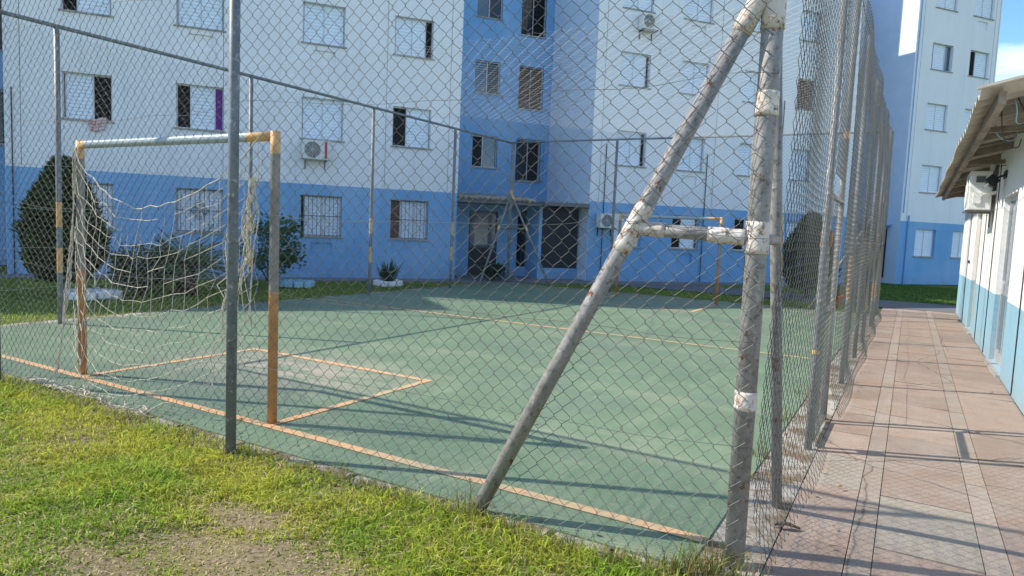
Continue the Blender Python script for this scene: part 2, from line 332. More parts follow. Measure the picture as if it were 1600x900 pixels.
sheet('path_bed', -.5, 1.08, -1.5, 19.75, -.012, M['soil'])
sheet('asphalt_lane', -11, 40, 19.76, 22.3, .004, M['asph'])

# ------------------------------------------------------------------ chain link
def path_at(pts, s):
    pts = np.array(pts, float); d = np.r_[0, np.cumsum(np.linalg.norm(np.diff(pts, axis=0), axis=1))]
    return np.stack([np.interp(s, d, pts[:, k]) for k in range(2)], -1), d[-1]
def chain(path, z0, z1, pitch, rad, seed, flare=0.0, bulge=.03, sides=4, depth=None):
    """zig-zag wires woven side by side; returns verts, quads"""
    _, Ln = path_at(path, 0.); nw = int(Ln/pitch); nr = int((np.max(z1(np.linspace(0, Ln, 9)))-z0)/(pitch/2))
    Vs = []; Fs = []; base = 0
    for k in range(2*nw):
        s0 = (k+.5)*pitch/2; top = float(z1(np.array(s0))); n = int((top-z0)/(pitch/2))+1
        i = np.repeat(np.arange(n), 2)[:]                   # two points per bend: a rounded bend
        par = np.where((i+k) % 2 == 0, -1, 1)
        zz = z0+i*pitch/2+np.tile([-.0055, .0055], n)*(pitch/.105)
        s = s0+par*pitch*.25+wob(zz*2+k*.3, seed+k % 7, .008, 2.3)+wob(np.full_like(zz, s0), seed+99, .012, 1.1)
        p, _ = path_at(path, np.clip(s, 0, Ln)); p2, _ = path_at(path, np.clip(s+.02, 0, Ln)); p1, _ = path_at(path, np.clip(s-.02, 0, Ln))
        tg = p2-p1; tg /= np.linalg.norm(tg, axis=1)[:, None]+1e-9; nrm = np.stack([tg[:, 1], -tg[:, 0]], 1)
        off = par*.0018*np.where(np.arange(2*n) % 2 == 0, 1, -1)+bulge*np.sin(s*2.2+seed)*np.sin(zz*1.7+.7)+flare*np.clip(1-(zz-z0)/.35, 0, 1)**2
        zz = zz+wob(s*1.5, seed+5, .012, 1.3)
        P = np.stack([p[:, 0]+nrm[:, 0]*off, p[:, 1]+nrm[:, 1]*off, zz], 1)
        d = np.gradient(P, axis=0); d /= np.linalg.norm(d, axis=1)[:, None]+1e-9
        nn = np.concatenate([nrm, np.zeros((len(P), 1))], 1); a = np.cross(d, nn); a /= np.linalg.norm(a, axis=1)[:, None]+1e-9; b = np.cross(d, a)
        ang = np.arange(sides)*2*np.pi/sides
        ring = P[:, None]+rad*(a[:, None]*np.cos(ang)[None, :, None]+b[:, None]*np.sin(ang)[None, :, None])
        Vs.append(ring.reshape(-1, 3)); q = np.arange(len(P)-1)[:, None]*sides; j = np.arange(sides)[None]; j2 = (j+1) % sides
        Fs.append(np.stack([q+j, q+j2, q+sides+j2, q+sides+j], -1).reshape(-1, 4)+base); base += len(P)*sides
    return np.concatenate(Vs), np.concatenate(Fs)
def post(parent, x, y, h, r, m, bands=(), z0=-.15, lean=(0, 0), name='post', seg=14):
    org = parent.location; zs = [z0]; ms = []
    for a, b in bands: zs += [a, b]
    zs += [h]; pts = [(x+lean[0]*z, y+lean[1]*z, z) for z in zs]
    # duplicate the ring at colour changes, so each band keeps a clean paint edge
    mats = [i % 2 for i in range(len(zs)-1)]
    mb = MB(); mb.tube(pts, r, seg, mats=mats); return mb.build(name, [m, M['yellow']], parent, org, smooth=False if seg < 10 else True)
def wrap(parent, p, d, ln, r, m, seed):                     # bumpy wrapped joint cover
    d = np.array(d, float); d /= np.linalg.norm(d); rr = np.random.default_rng(seed); mb = MB(); n = 7
    pts = [np.array(p)+d*ln*(k/(n-1)-.5) for k in range(n)]
    mb.tube(pts, [r*(1+.03+rr.uniform(0, .09)) for _ in range(n)], 14); return mb.build('joint_wrap', m, parent, parent.location, smooth=True)
def tension(parent, pts_fn, n, r, m):
    mb = MB(); mb.tube([pts_fn(k/(n-1)) for k in range(n)], r, 5); return mb.build('tension_wire', m, parent, parent.location, smooth=True)
def brace_set(parent, corner, dirv, reach, apex, r, m, cross=1.62, rc=None, wrapm=None):
    c = np.array([corner[0], corner[1], 0.]); d = np.array([dirv[0], dirv[1], 0.]); top = c+np.array([0, 0, apex]); bot = c+d*reach
    mb = MB(); mb.tube([bot-np.array([0, 0, .1]), top], r, 14); mb.build('brace', m, parent, parent.location, smooth=True)
    a = c+d*reach*(1-cross/apex); mb = MB(); mb.tube([a+np.array([0, 0, cross]), c+np.array([0, 0, cross])], rc or r*.8, 12); mb.build('crossbar', m, parent, parent.location, smooth=True)
    return a+np.array([0, 0, cross]), top, bot

# ---- near fence
CN = (-.625, 3.36)
ff = empty('chain_link_fence', (-.625, 3.2, 0), 'tall chain-link fence nearest the lawn with thick leaning brace and taped corner pole', 'fence', 'fences round the court')
mb = MB(); mb.tube([(CN[0], CN[1], -.15), (CN[0], CN[1], 4.2)], .049, 20); mb.build('corner_post', M['pipe'], ff, ff.location, smooth=True)
bot = np.array([-2.02, 3.12, -.08]); top = np.array([-.66, 3.33, 2.74]); dd = (top-bot)/np.linalg.norm(top-bot)
mb = MB(); mb.tube([bot, top], .042, 18); mb.build('brace', M['pipe'], ff, ff.location, smooth=True)
k = (1.63-bot[2])/(top[2]-bot[2]); jn = lerp(bot, top, k)
mb = MB(); mb.tube([jn, (CN[0], CN[1], 1.60)], .033, 16); mb.build('crossbar', M['pipe'], ff, ff.location, smooth=True)
cx = np.array([CN[0], CN[1], 1.6])-jn; cx /= np.linalg.norm(cx)
wrap(ff, jn, dd, .26, .043, M['tape'], 1); wrap(ff, jn+cx*.09, cx, .13, .035, M['tape'], 2); wrap(ff, np.array([CN[0], CN[1], 1.6])-cx*.14, cx, .17, .037, M['tape'], 3)
wrap(ff, (CN[0], CN[1], 1.605), (0, 0, 1), .15, .050, M['tape'], 4); wrap(ff, (CN[0], CN[1], 2.22), (0, 0, 1), .11, .050, M['tape'], 5)
wrap(ff, (CN[0], CN[1], 2.72), (0, 0, 1), .34, .050, M['tape'], 6); wrap(ff, top-dd*.09, dd, .26, .043, M['tape'], 7); wrap(ff, (CN[0], CN[1], .83), (0, 0, 1), .09, .049, M['tape'], 8)
post(ff, -3.81, 2.94, 4.1, .034, M['pipe_dark'], lean=(.004, 0)); post(ff, -7.0, 2.94, 4.1, .034, M['pipe_dark']); 
fpath = [(-10.15, 3.0), (-3.81, 2.995), (-.70, 3.245), (-.56, 3.27)]
Vv, Fv = chain(fpath, .02, lambda s: 4.1+0*s, .092, .0016, 11, flare=.10, bulge=.022)
raw_mesh('wire_mesh', Vv, Fv, M['wire'], ff, ff.location)
for zz, am in ((.62, .02), (1.12, .03), (1.62, .045), (2.3, .05), (3.1, .05)):
    def fn(t, zz=zz, am=am):
        p, Ln = path_at(fpath, t*9.6); return (p[0], p[1]-.006, zz+float(wob(t*22, int(zz*100), am)))
    tension(ff, fn, 90, .0012, M['wire'])
mb = MB(); mb.tube([(-10.15, 2.95, 4.08), (-3.81, 2.95, 4.08), (CN[0], CN[1], 4.08)], .025, 10); mb.build('top_rail', M['pipe_far'], ff, ff.location, smooth=True)
# ---- path-side fence with its gate
rf = empty('chain_link_fence', (-.56, 10, 0), 'chain-link fence along the pink path with a narrow gate and sagging top edge', 'fence', 'fences round the court')
ztop = lambda s: 3.86+.22*np.clip((np.asarray(s)-10)/4.2, 0, 1)**2+.1*np.clip(1-np.asarray(s)/3, 0, 1)-.05*np.sin(np.asarray(s)*1.1)**2
for y, bands in ((5.62, ((.75, .78),)), (6.68, ((2.5, 2.56),)), (8.52, ((.95, 1.45),)), (10.6, ((1.35, 1.7),)), (12.5, ((.55, .9), (1.2, 1.6))), (14.95, ((.5, .9), (1.4, 1.8)))):
    post(rf, -.56, y, float(ztop(y-3.3)), .027, M['pipe_far'], bands)
Vv, Fv = chain([(-.52, 3.30), (-.515, 5.60)], .02, lambda s: ztop(s), .092, .0016, 23, flare=.09, bulge=.03)
raw_mesh('wire_mesh', Vv, Fv, M['wire'], rf, rf.location)
Vv, Fv = chain([(-.515, 6.70), (-.52, 17.3)], .02, lambda s: ztop(s+3.4), .092, .0019, 31, flare=.09, bulge=.03)
raw_mesh('wire_mesh', Vv, Fv, M['wire'], rf, rf.location)
Vv, Fv = chain([(-.53, 5.64), (-.53, 6.66)], 2.12, lambda s: ztop(s+2.3), .092, .0016, 37, bulge=.01)
raw_mesh('wire_mesh', Vv, Fv, M['wire'], rf, rf.location)
gt = MB()
for a, b in (((-.55, 5.72, .06), (-.55, 5.72, 1.95)), ((-.55, 6.58, .06), (-.55, 6.58, 1.95)), ((-.55, 5.72, .06), (-.55, 6.58, .06)), ((-.55, 5.72, 1.95), (-.55, 6.58, 1.95)), ((-.55, 5.72, 1.05), (-.55, 6.58, 1.05))): gt.tube([a, b], .022, 10)
gate = gt.build('gate', M['pipe'], rf, rf.location, smooth=True)
Vv, Fv = chain([(-.525, 5.74), (-.525, 6.56)], .08, lambda s: 1.93+0*s, .092, .0016, 41, bulge=.012)
raw_mesh('gate_mesh', Vv, Fv, M['wire'], gate, rf.location)
for z in (.42, 1.62):
    mb = MB(); mb.box(-.595, -.515, 5.645, 5.70, z-.06, z+.06); mb.build('hinge', M['rust'], gate, rf.location, bevel=.006)
mb = MB(); mb.tube([(-.52, 6.58, 1.12), (-.49, 6.62, 1.13), (-.49, 6.70, 1.13), (-.52, 6.72, 1.12)], .012, 8); mb.box(-.53, -.50, 6.60, 6.64, 1.05, 1.11); mb.build('latch', M['rust'], gate, rf.location, smooth=False)
a, tp, bt = brace_set(rf, CN, (.06, 1), .95, 2.74, .030, M['pipe'], 1.6, .028)
wrap(rf, lerp(bt, tp, .60), tp-bt, .16, .031, M['yellow'], 12); wrap(rf, lerp(bt, tp, .545), tp-bt, .05, .031, M['rust'], 13)
brace_set(rf, (-.56, 17.3), (0, -1), 1.4, 2.6, .03, M['pipe_far'])
mb = MB(); mb.tube([(-.56, y, float(ztop(y-3.3))) for y in np.linspace(3.4, 17.3, 30)], .004, 6); mb.build('top_wire', M['wire'], rf, rf.location)
for zz in (.6, 1.6, 2.7):
    tension(rf, lambda t, zz=zz: (-.51, 6.7+t*10.6, zz+float(wob(t*20, 5+int(zz*9), .03))), 60, .0018, M['twire'])
# ---- far fence
bf = empty('chain_link_fence', (-5.3, 17.3, 0), 'far end chain-link fence behind the small distant goal', 'fence', 'fences round the court')
for x in (-6.95, -3.45): post(bf, x, 17.3, 4.08, .036, M['pipe_far'])
post(bf, -.56, 17.3, 4.1, .045, M['pipe_far'], ((2.5, 2.7), (1.5, 1.72)), name='corner_post'); post(bf, -10.15, 17.3, 4.1, .045, M['pipe_far'], ((2.5, 2.72),), name='corner_post')
mb = MB(); mb.tube([(-10.15, 17.3, 4.07), (-6.95, 17.3, 4.07), (-3.45, 17.3, 4.06), (-.56, 17.3, 4.06)], .026, 10); mb.build('top_rail', M['pipe_dark'], bf, bf.location, smooth=True)
Vv, Fv = chain([(-10.15, 17.34), (-.56, 17.34)], .02, lambda s: 4.04+0*s, .092, .0019, 51, sides=3); raw_mesh('wire_mesh', Vv, Fv, M['wire_far'], bf, bf.location)
for c, d in (((-10.15, 17.3), (1, 0)), ((-.56, 17.3), (-1, 0))):
    a, tp, bt = brace_set(bf, c, d, 1.45, 2.62, .03, M['pipe_far'], 1.6, .024); wrap(bf, a, tp-bt, .14, .031, M['yellow'], 3); wrap(bf, tp-(tp-bt)*.04, tp-bt, .2, .036, M['yellow'], 4)
# ---- far side fence by the building
lf = empty('chain_link_fence', (-10.15, 10, 0), 'chain-link fence on the grass side towards the blue and white block', 'fence', 'fences round the court')
for y in (5.05, 8.2, 11.35, 14.4): post(lf, -10.15, y, 4.06, .036, M['pipe_far'], ((.73, 1.07), (1.36, 1.70)))
mb = MB(); mb.tube([(-10.15, y, 4.05) for y in (2.95, 5.05, 8.2, 11.35, 14.4, 17.3)], .028, 10); mb.build('top_rail', M['pipe_dark'], lf, lf.location, smooth=True)
Vv, Fv = chain([(-10.19, 3.0), (-10.19, 17.3)], .02, lambda s: 4.02+0*s, .092, .0016, 61, flare=-.05, sides=3); raw_mesh('wire_mesh', Vv, Fv, M['wire_far'], lf, lf.location)
a, tp, bt = brace_set(lf, (-10.15, 17.3), (0, -1), 1.6, 2.62, .03, M['pipe_far'], 1.6, .024); wrap(lf, a, tp-bt, .14, .031, M['yellow'], 5)
for zz in (.55, 1.05, 1.6, 2.2): tension(lf, lambda t, zz=zz: (-10.14, 3+t*14.3, zz+float(wob(t*26, 71+int(zz*9), .05))), 90, .0022, M['twire'])

# ---- overhead net
def overhead():
    Vs = MB(); zf = lambda x, y: 4.02-.10*math.sin((x+10)/9.4*math.pi)*math.sin(max(0, (y-7.6)/9.7)*math.pi)
    x0, x1, y0, y1 = -9.6, -.6, 7.6, 17.25; st = .19
    for sgn in (1, -1):
        c = (x0-(y1-y0)) if sgn > 0 else x0
        while c < x1+(y1-y0):
            pts = []
            for k in range(13):
                y = y0+(y1-y0)*k/12; x = c+sgn*(y-y0)
                if x0 <= x <= x1: pts.append((x, y, zf(x, y)))
            if len(pts) > 1: Vs.tube(pts, .0016, 3, caps=False)
            c += st
    return Vs
tag(overhead().build('overhead_net', M['onet'], None, (-5.3, 13.7, 4.0)), 'fine pale net stretched flat over the far half of the court', 'net')

# ------------------------------------------------------------------ goals
def goal(y, xl, xr, h, label, back):
    g = empty('football_goal', ((xl+xr)/2, y, 0), label, 'goal', 'goals on the court')
    for x in (xl, xr):
        mb = MB(); mb.tube([(x, y, .012), (x, y, 1.04), (x, y, h-.13), (x, y, h+.036)], .037, 18, mats=[0, 1, 2]); mb.build('post', [M['orange'], M['goal_grey'], M['yellow']], g, g.location, smooth=True)
    mb = MB(); mb.tube([(xl+.03, y, h), (xl+.12, y, h), (xr-.3, y, h), (xr-.03, y, h)], .036, 18, mats=[0, 1, 0]); mb.build('crossbar', [M['yellow'], M['goal_bar']], g, g.location, smooth=True)
    return g
g1 = goal(3.6, -6.85, -4.18, 2.215, 'near football goal with orange post bottoms and a torn drooping net', -1)
g2 = goal(16.36, -6.38, -3.87, 2.03, 'small far football goal without net in front of the end fence', 1)
def net_mb():
    mb = MB(); xl, xr = -6.83, -4.30; NU, NV = 22, 15; rr = np.random.default_rng(4)
    P = np.zeros((NV, NU, 3))
    for i in range(NV):
        v = i/(NV-1)
        for j in range(NU):
            u = j/(NU-1); s = 4*u*(1-u)
            zrow = (2.16+.04*u)-1.66*v; sag = .50*s**.85+.03*math.sin(v*7+u*3)
            x = xl+(xr-xl)*(u+.06*(.5-u)*s*(1-v))+.010*rr.normal()
            P[i, j] = (x, 3.545-.10*s-.28*v*s-.02*v+.012*rr.normal(), max(.024, zrow-sag+.012*rr.normal()))
    for i in range(NV):                                      # rows
        run = []
        for j in range(NU):
            torn = (i in (1, 2) and .4 < j/(NU-1) < .75 and rr.random() < .5) or (i == 3 and .55 < j/(NU-1) < .8 and rr.random() < .3) or rr.random() < .012
            if torn and i > 0:
                if len(run) > 1: mb.tube(run, .0034, 4, caps=False)
                run = []
            else: run.append(P[i, j])
            if i == 0 and j == NU-1: pass
        if len(run) > 1: mb.tube(run, .005 if i == 0 else .0026, 4, caps=False)
    for j in range(NU):                                      # columns
        run = []
        for i in range(NV):
            torn = (i < 3 and .35 < j/(NU-1) < .8 and rr.random() < .5) or rr.random() < .015
            if torn:
                if len(run) > 1: mb.tube(run, .0025, 4, caps=False)
                run = []
            else: run.append(P[i, j])
        if len(run) > 1: mb.tube(run, .0025, 4, caps=False)
    # frayed strands bunched against the near post and hanging in its corner
    for k in range(9):
        x0 = rr.uniform(-4.66, -4.22); z0 = rr.uniform(1.5, 2.2); z1 = rr.uniform(.2, 1.0); n = 12
        mb.tube([(x0+(t/n)*rr.uniform(-.12, .08)+.03*math.sin(t*1.3+k), 3.52-.15*(t/n)+.015*math.sin(t*2+k), z0+(z1-z0)*t/n) for t in range(n+1)], rr.uniform(.003, .005), 4, caps=False)
    for k in range(6):
        n = 14; z1 = rr.uniform(.7, 1.3); x0 = rr.uniform(-4.36, -4.24)
        mb.tube([(x0-.09*(t/n)+.03*math.sin(t*.8+k*2), 3.50+.02*math.sin(t+k), 1.9+(z1-1.9)*t/n) for t in range(n+1)], [.004+.003*abs(math.sin(t*.9+k)) for t in range(n+1)], 5, caps=False)
    for k in range(9):
        n = 16; mb.tube([(-6.86+.02*math.sin(t*1.7+k)-.03*(t/n)*rr.uniform(0, 2), 3.555-.18*(t/n)**2+.01*math.sin(t+k), 2.15*(1-t/n)+.03) for t in range(n+1)], .0035, 4, caps=False)
    # the heaped foot of the net along the slab edge
    for k in range(16):
        a = rr.uniform(0, 1)**1.8; x0 = -6.95+a*1.7; n = 12; ln = rr.uniform(.25, .7)
        mb.tube([(x0+ln*t/n+.03*math.sin(t*1.9+k), 3.14+rr.uniform(-.01, .01)+.06*math.sin(t*.8+k*1.7), .03+.035*abs(math.sin(t*.9+k))) for t in range(n+1)], .0042, 4, caps=False)
    return mb
net_mb().build('net', M['cord'], g1, g1.location, smooth=True)

# ------------------------------------------------------------------ apartment blocks.  local x along the wall, y into the building
O3 = (-14.22, 13.46, 0.0); ANG = math.atan2(.7866, .6175); EA = np.array([.6175, .7866, 0]); NA = np.array([.7866, -.6175, 0])
def W(t, n, z=0): return tuple(np.array(O3)+EA*t+NA*n+np.array([0, 0, z]))
def panel(mb, x0, x1, z0, z1, holes, y=0., dep=.15):
    xs = sorted({x0, x1, *[h[0] for h in holes], *[h[1] for h in holes]}); zs = sorted({z0, z1, *[h[2] for h in holes], *[h[3] for h in holes]})
    for a, b in zip(xs, xs[1:]):
        for c, d in zip(zs, zs[1:]):
            mx_, mz_ = (a+b)/2, (c+d)/2
            if any(h[0] < mx_ < h[1] and h[2] < mz_ < h[3] for h in holes): continue
            mb.quad((a, y, c), (b, y, c), (b, y, d), (a, y, d))
    for h in holes:
        a, b, c, d = h[:4]; e = h[4] if len(h) > 4 else dep; y1 = y+e
        mb.quad((a, y, c), (a, y1, c), (b, y1, c), (b, y, c)); mb.quad((a, y, d), (b, y, d), (b, y1, d), (a, y1, d))
        mb.quad((a, y, c), (a, y, d), (a, y1, d), (a, y1, c)); mb.quad((b, y, c), (b, y1, c), (b, y1, d), (b, y, d))
        if len(h) > 4: mb.quad((a, y1, c), (b, y1, c), (b, y1, d), (a, y1, d))
def window(parent, x0, x1, z0, z1, segs, y=0., grille=None, name='window', sill=True):
    y0_ = y; y = y+.05; f = MB(); ya, yb = y+.045, y+.085; t = .032
    f.box(x0, x0+t, ya, yb, z0, z1); f.box(x1-t, x1, ya, yb, z0, z1); f.box(x0+t, x1-t, ya, yb, z0, z0+t); f.box(x0+t, x1-t, ya, yb, z1-t, z1)
    wd = x1-x0-2*t
    for a, b, _ in segs[1:]: f.box(x0+t+a*wd-.014, x0+t+a*wd+.014, ya-.004, yb-.003, z0+t, z1-t)
    wo = f.build(name, M['frame'], parent)
    if sill:
        s = MB(); s.box(x0-.05, x1+.05, y0_-.035, y0_-.001, z0-.04, z0-.002); s.box(x0+.001, x1-.001, y0_-.001, y+.044, z0-.03, z0+.004); s.build('sill', M['conc'], wo)
    for a, b, k in segs:
        xa, xb = x0+t+a*wd+.012, x0+t+b*wd-.012; za, zb = z0+t, z1-t
        if k == 'S':
            s = MB(); n = max(4, int((zb-za)/.085)); s.box(xa, xa+.03, y+.055, y+.08, za, zb); s.box(xb-.03, xb, y+.055, y+.08, za, zb)
            for q in range(n):
                c, d = za+(zb-za)*q/n, za+(zb-za)*(q+1)/n
                e = d-.018; s.quad((xa+.03, y+.056, c), (xb-.03, y+.056, c), (xb-.03, y+.064, e), (xa+.03, y+.064, e)); s.quad((xa+.03, y+.064, e), (xb-.03, y+.064, e), (xb-.03, y+.070, e+.004), (xa+.03, y+.070, e+.004)); s.quad((xa+.03, y+.070, e+.004), (xb-.03, y+.070, e+.004), (xb-.03, y+.056, d), (xa+.03, y+.056, d))
            s.build('shutter', M['shutter'], wo)
        else:
            s = MB(); s.box(xa, xb, y+.082, y+.096, za, zb); s.build('curtain' if k in 'CB' else 'pane', M[{'D': 'dark', 'G': 'glass_blue', 'C': 'curtain', 'B': 'brown', 'K': 'glass'}[k]], wo)
    if grille:
        s = MB(); y = y0_; pr = .03
        if grille == 'cage': pr = -.28
        n = int((x1-x0)/.105)
        for q in range(n+1):
            x = x0+(x1-x0)*q/n; s.tube([(x, y+pr, z0-.02), (x, y+pr, z1+.02)], .007, 5)
        for z in (z0+.03, (z0+z1)/2, z1-.03): s.tube([(x0, y+pr, z), (x1, y+pr, z)], .007, 5)
        if grille == 'cage':
            for x in (x0, x1):
                for z in (z0, (z0+z1)/2, z1): s.tube([(x, y, z), (x, y+pr, z)], .008, 5)
        if grille == 'scroll':
            cx_, cz = (x0+x1)/2, (z0+z1)/2
            for rr_, ox, oz in ((.10, 0, .12), (.10, 0, -.12), (.07, -.13, 0), (.07, .13, 0), (.16, 0, 0)):
                s.tube([(cx_+ox+rr_*math.cos(q/14*6.283), y+pr, cz+oz+rr_*math.sin(q/14*6.283)) for q in range(15)], .006, 4)
        if grille == 'lattice':
            for q in range(9): s.tube([(x0, y+pr, z0+(z1-z0)*q/8), (x1, y+pr, z0+(z1-z0)*q/8)], .006, 4)
        s.build('grille', M['iron'], wo)
    return wo
S = [(0, .5, 'S'), (.5, 1, 'S')]
SILL = (1.165, 3.785, 6.31, 8.70, 11.1); HT = (1.115, 1.10, 1.05, 1.03, 1.03); ROOF = 13.9
def section(root, x0, cols, spec, niches, name='wall', x1=None, ROOF=ROOF):
    x1 = x1 or x0+11.06; holes = []; wins = []
    for ci, (c0, c1) in enumerate(cols):
        for fl in range(5):
            z0 = SILL[fl]; z1 = z0+HT[fl]; holes.append((x0+c0, x0+c1, z0, z1)); sp = spec.get((ci, fl), (S, None)); wins.append((x0+c0, x0+c1, z0, z1, sp))
            if (ci, fl) in niches: holes.append((x0+c0+.28, x0+c0+.86, z0-.52, z0-.17, .05))
    mb = MB(); panel(mb, x0, x1, 0, ROOF, holes)
    mb.quad((x0, 0, 0), (x0, 0, ROOF), (x0, .2, ROOF), (x0, .2, 0)); mb.quad((x1, 0, 0), (x1, .2, 0), (x1, .2, ROOF), (x1, 0, ROOF)); mb.quad((x0, 0, ROOF), (x1, 0, ROOF), (x1, .2, ROOF), (x0, .2, ROOF))
    mb.box(x0+.01, x1, .2, 10, 0, ROOF); mb.build(name, M['wall'], root)
    q = MB(); q.box(x0-.006, x0+.008, .004, 9.9, 0, ROOF-.01); q.build('flank_wall', M['flank'], root)
    for a, b, c, d, (sg, gr) in wins: window(root, a, b, c, d, sg, 0., gr)
    s = MB()
    for x in (x0+.32, x1-.32, x0+4.7, x0+8.9): s.box(x-.006, x+.006, -.003, 0.001, 2.6, ROOF)     # movement joints
    s.build('joint_strip', M['conc_d'], root)
def recess(root, x0, x1, y, spec=None):
    h = []; ws = []
    for fl in range(5):
        z = 1.15+2.53*fl
        if fl: h += [(x0+1.49, x0+2.41, z, z+1.08), (x1-1.27, x1-.33, z-.38, z+1.08)] if x1-x0 > 4 else [(x0+.5, x0+1.3, z, z+1.08), (x1-1.27, x1-.33, z-.38, z+1.08)]
    mb = MB(); panel(mb, x0, x1, 0, ROOF, h, y); mb.box(x0, x1, y+.2, 10, 0, ROOF); mb.quad((x0, y, ROOF), (x1, y, ROOF), (x1, y+.2, ROOF), (x0, y+.2, ROOF)); mb.build('stair_wall', M['blue'], root)
    for i, q in enumerate(h):
        sm = i % 2 == 0; fl = i//2
        if sm: window(root, *q[:4], [(0, .42, 'D'), (.42, 1, 'G')] if fl == 0 else [(0, .5, 'G'), (.5, 1, 'K')], y, None)
        else: window(root, *q[:4], [(0, .5, 'K'), (.5, 1, 'D')] if fl != 1 else [(0, .5, 'B'), (.5, 1, 'B')], y, 'cage' if fl == 0 else 'lattice')
blk = empty('apartment_block', O3, 'long white apartment block with blue ground floor and recessed blue stair bay', 'apartment building', None, ANG)
colsL = ((1.15, 2.2), (3.60, 4.71), (6.63, 7.74), (9.09, 10.2)); colsR = ((.87, 1.97), (3.17, 4.27), (5.75, 6.85), (8.1, 8.95))
D = 'D'
specL = {(0, 1): ([(0, .04, D), (.04, .62, 'S'), (.62, 1, D)], None), (0, 2): ([(0, .3, D), (.3, 1, 'S')], None), (1, 2): ([(0, .03, D), (.03, .52, 'S'), (.52, 1, 'S')], None),
 (1, 1): ([(0, .29, D), (.29, .83, 'S'), (.83, 1, 'C')], None), (2, 2): (S, None), (2, 1): (S, None), (3, 2): ([(0, .45, 'S'), (.45, .82, 'S'), (.82, 1, D)], 'lattice0'), (3, 1): ([(0, .36, D), (.36, 1, 'S')], None),
 (0, 0): (S, 'bars'), (1, 0): (S, 'scroll'), (2, 0): ([(0, .08, D), (.08, .54, 'S'), (.54, 1, 'S')], 'bars'), (3, 0): ([(0, .26, 'B'), (.26, .66, 'S'), (.66, 1, 'S')], 'bars')}
specL = {k: (v[0], None if v[1] == 'lattice0' else v[1]) for k, v in specL.items()}
specR = {(0, 2): ([(0, .45, 'S'), (.45, .9, 'S'), (.9, 1, D)], None), (0, 1): ([(0, .5, 'S'), (.5, .87, 'S'), (.87, 1, D)], None), (1, 1): ([(0, .07, D), (.07, .55, 'S'), (.55, 1, 'S')], None),
 (1, 0): ([(0, .36, D), (.36, .9, 'S'), (.9, 1, 'G')], None), (2, 0): ([(0, .45, D), (.45, 1, 'S')], None), (0, 0): (S, None), (3, 2): ([(0, 1, 'B')], None)}
section(blk, -6.9, colsL, specL, {(1, 2), (2, 2), (2, 0)})
recess(blk, 4.16, 8.55, 3.3)
section(blk, 8.55, colsR, specR, {(1, 3), (1, 1), (1, 0), (2, 3)}, ROOF=12.6)
recess(blk, 19.61, 23.0, 3.3)
recess(blk, -11.3, -6.9, 3.3)
mb = MB(); mb.box(-22, -11.3, 0, 10, 0, ROOF); mb.build('wall', M['wall'], blk)
for a, b, y in ((-22.1, -11.31, .1), (-11.3, -6.91, 3.45), (-6.9, 4.15, .1), (4.16, 8.54, 3.45)):
    mb = MB(); mb.box(a, b, y, 10.1, ROOF, ROOF+.12); mb.build('roof', M['conc'], blk)
mb = MB(); mb.box(8.61, 19.7, 0.1, 10.1, 12.6, 12.72); mb.build('roof', M['conc'], blk)  # out of view, set lower so the sun reaches the right block's flank
mb = MB(); mb.box(17.6, 18.05, 4.25, 9.5, 12.72, 18.5); mb.build('added_sun_blocker', M['conc'], blk)  # unseen slab added to shade the inner part of the right block's flank
# entrance porch in the stair bay
p = MB(); p.box(4.17, 7.0, .15, 3.28, 2.33, 2.45); p.box(7.0, 8.54, -.05, 3.28, 2.36, 2.48); p.build('porch_roof', M['conc_d'], blk)
t_ = MB()
for k in range(15):
    x = 4.3+k*.17; t_.tube([(x, .06, 2.47), (x, 1.4, 2.62)], .05, 8)
t_.build('porch_tiles', M['asbestos'], blk, smooth=True)
p = MB(); yy = 1.5
p.box(4.17, 5.05, yy, yy+.1, 0, 2.33); p.box(6.02, 6.72, yy, yy+.1, 0, 2.33); p.box(5.05, 6.02, yy, yy+.1, 2.12, 2.33); p.box(6.72, 7.06, yy, yy+.1, 2.2, 2.33); p.box(6.72, 7.06, yy, yy+.1, 0, .35); p.box(7.06, 7.16, .5, yy+.1, 0, 2.34); p.build('porch_wall', M['blue'], blk)
d_ = MB(); d_.box(5.05, 5.10, yy+.02, yy+.08, 0, 2.12); d_.box(5.97, 6.02, yy+.02, yy+.08, 0, 2.12); d_.box(5.1, 5.97, yy+.03, yy+.07, .02, .98)
dr = d_.build('door', M['roller'], blk); q_ = MB(); q_.box(5.1, 5.97, yy+.04, yy+.06, .98, 2.1); q_.build('pane', M['glass_blue'], dr)
q_ = MB(); q_.box(5.25, 5.7, yy+.032, yy+.036, 1.05, 1.55); q_.build('notice', M['door'], dr)
q_ = MB(); q_.tube([(5.9, yy, .95), (5.9, yy-.04, .95), (5.9, yy-.04, 1.15), (5.9, yy, 1.15)], .01, 6); q_.build('handle', M['alum'], dr)
d_ = MB()
for k in range(4): d_.tube([(6.75+k*.09, yy+.05, .35), (6.75+k*.09, yy+.05, 2.2)], .012, 6)
for z in (.38, 1.2, 2.17): d_.tube([(6.72, yy+.05, z), (7.06, yy+.05, z)], .012, 6)
d_.box(6.72, 7.06, yy+.5, yy+.52, .35, 2.2, 1); d_.build('window_grille', [M['iron'], M['dark']], blk)
d_ = MB(); n = 30
for k in range(n):
    z = .38+k*1.92/n; d_.box(7.18, 8.5, .62, .66, z, z+.05); d_.box(7.18, 8.5, .635, .66, z+.05, z+.064)
d_.build('roller_shutter', M['roller'], blk); d_ = MB(); d_.box(7.17, 8.54, .6, .75, 0, .378); d_.build('threshold', M['blue'], blk)
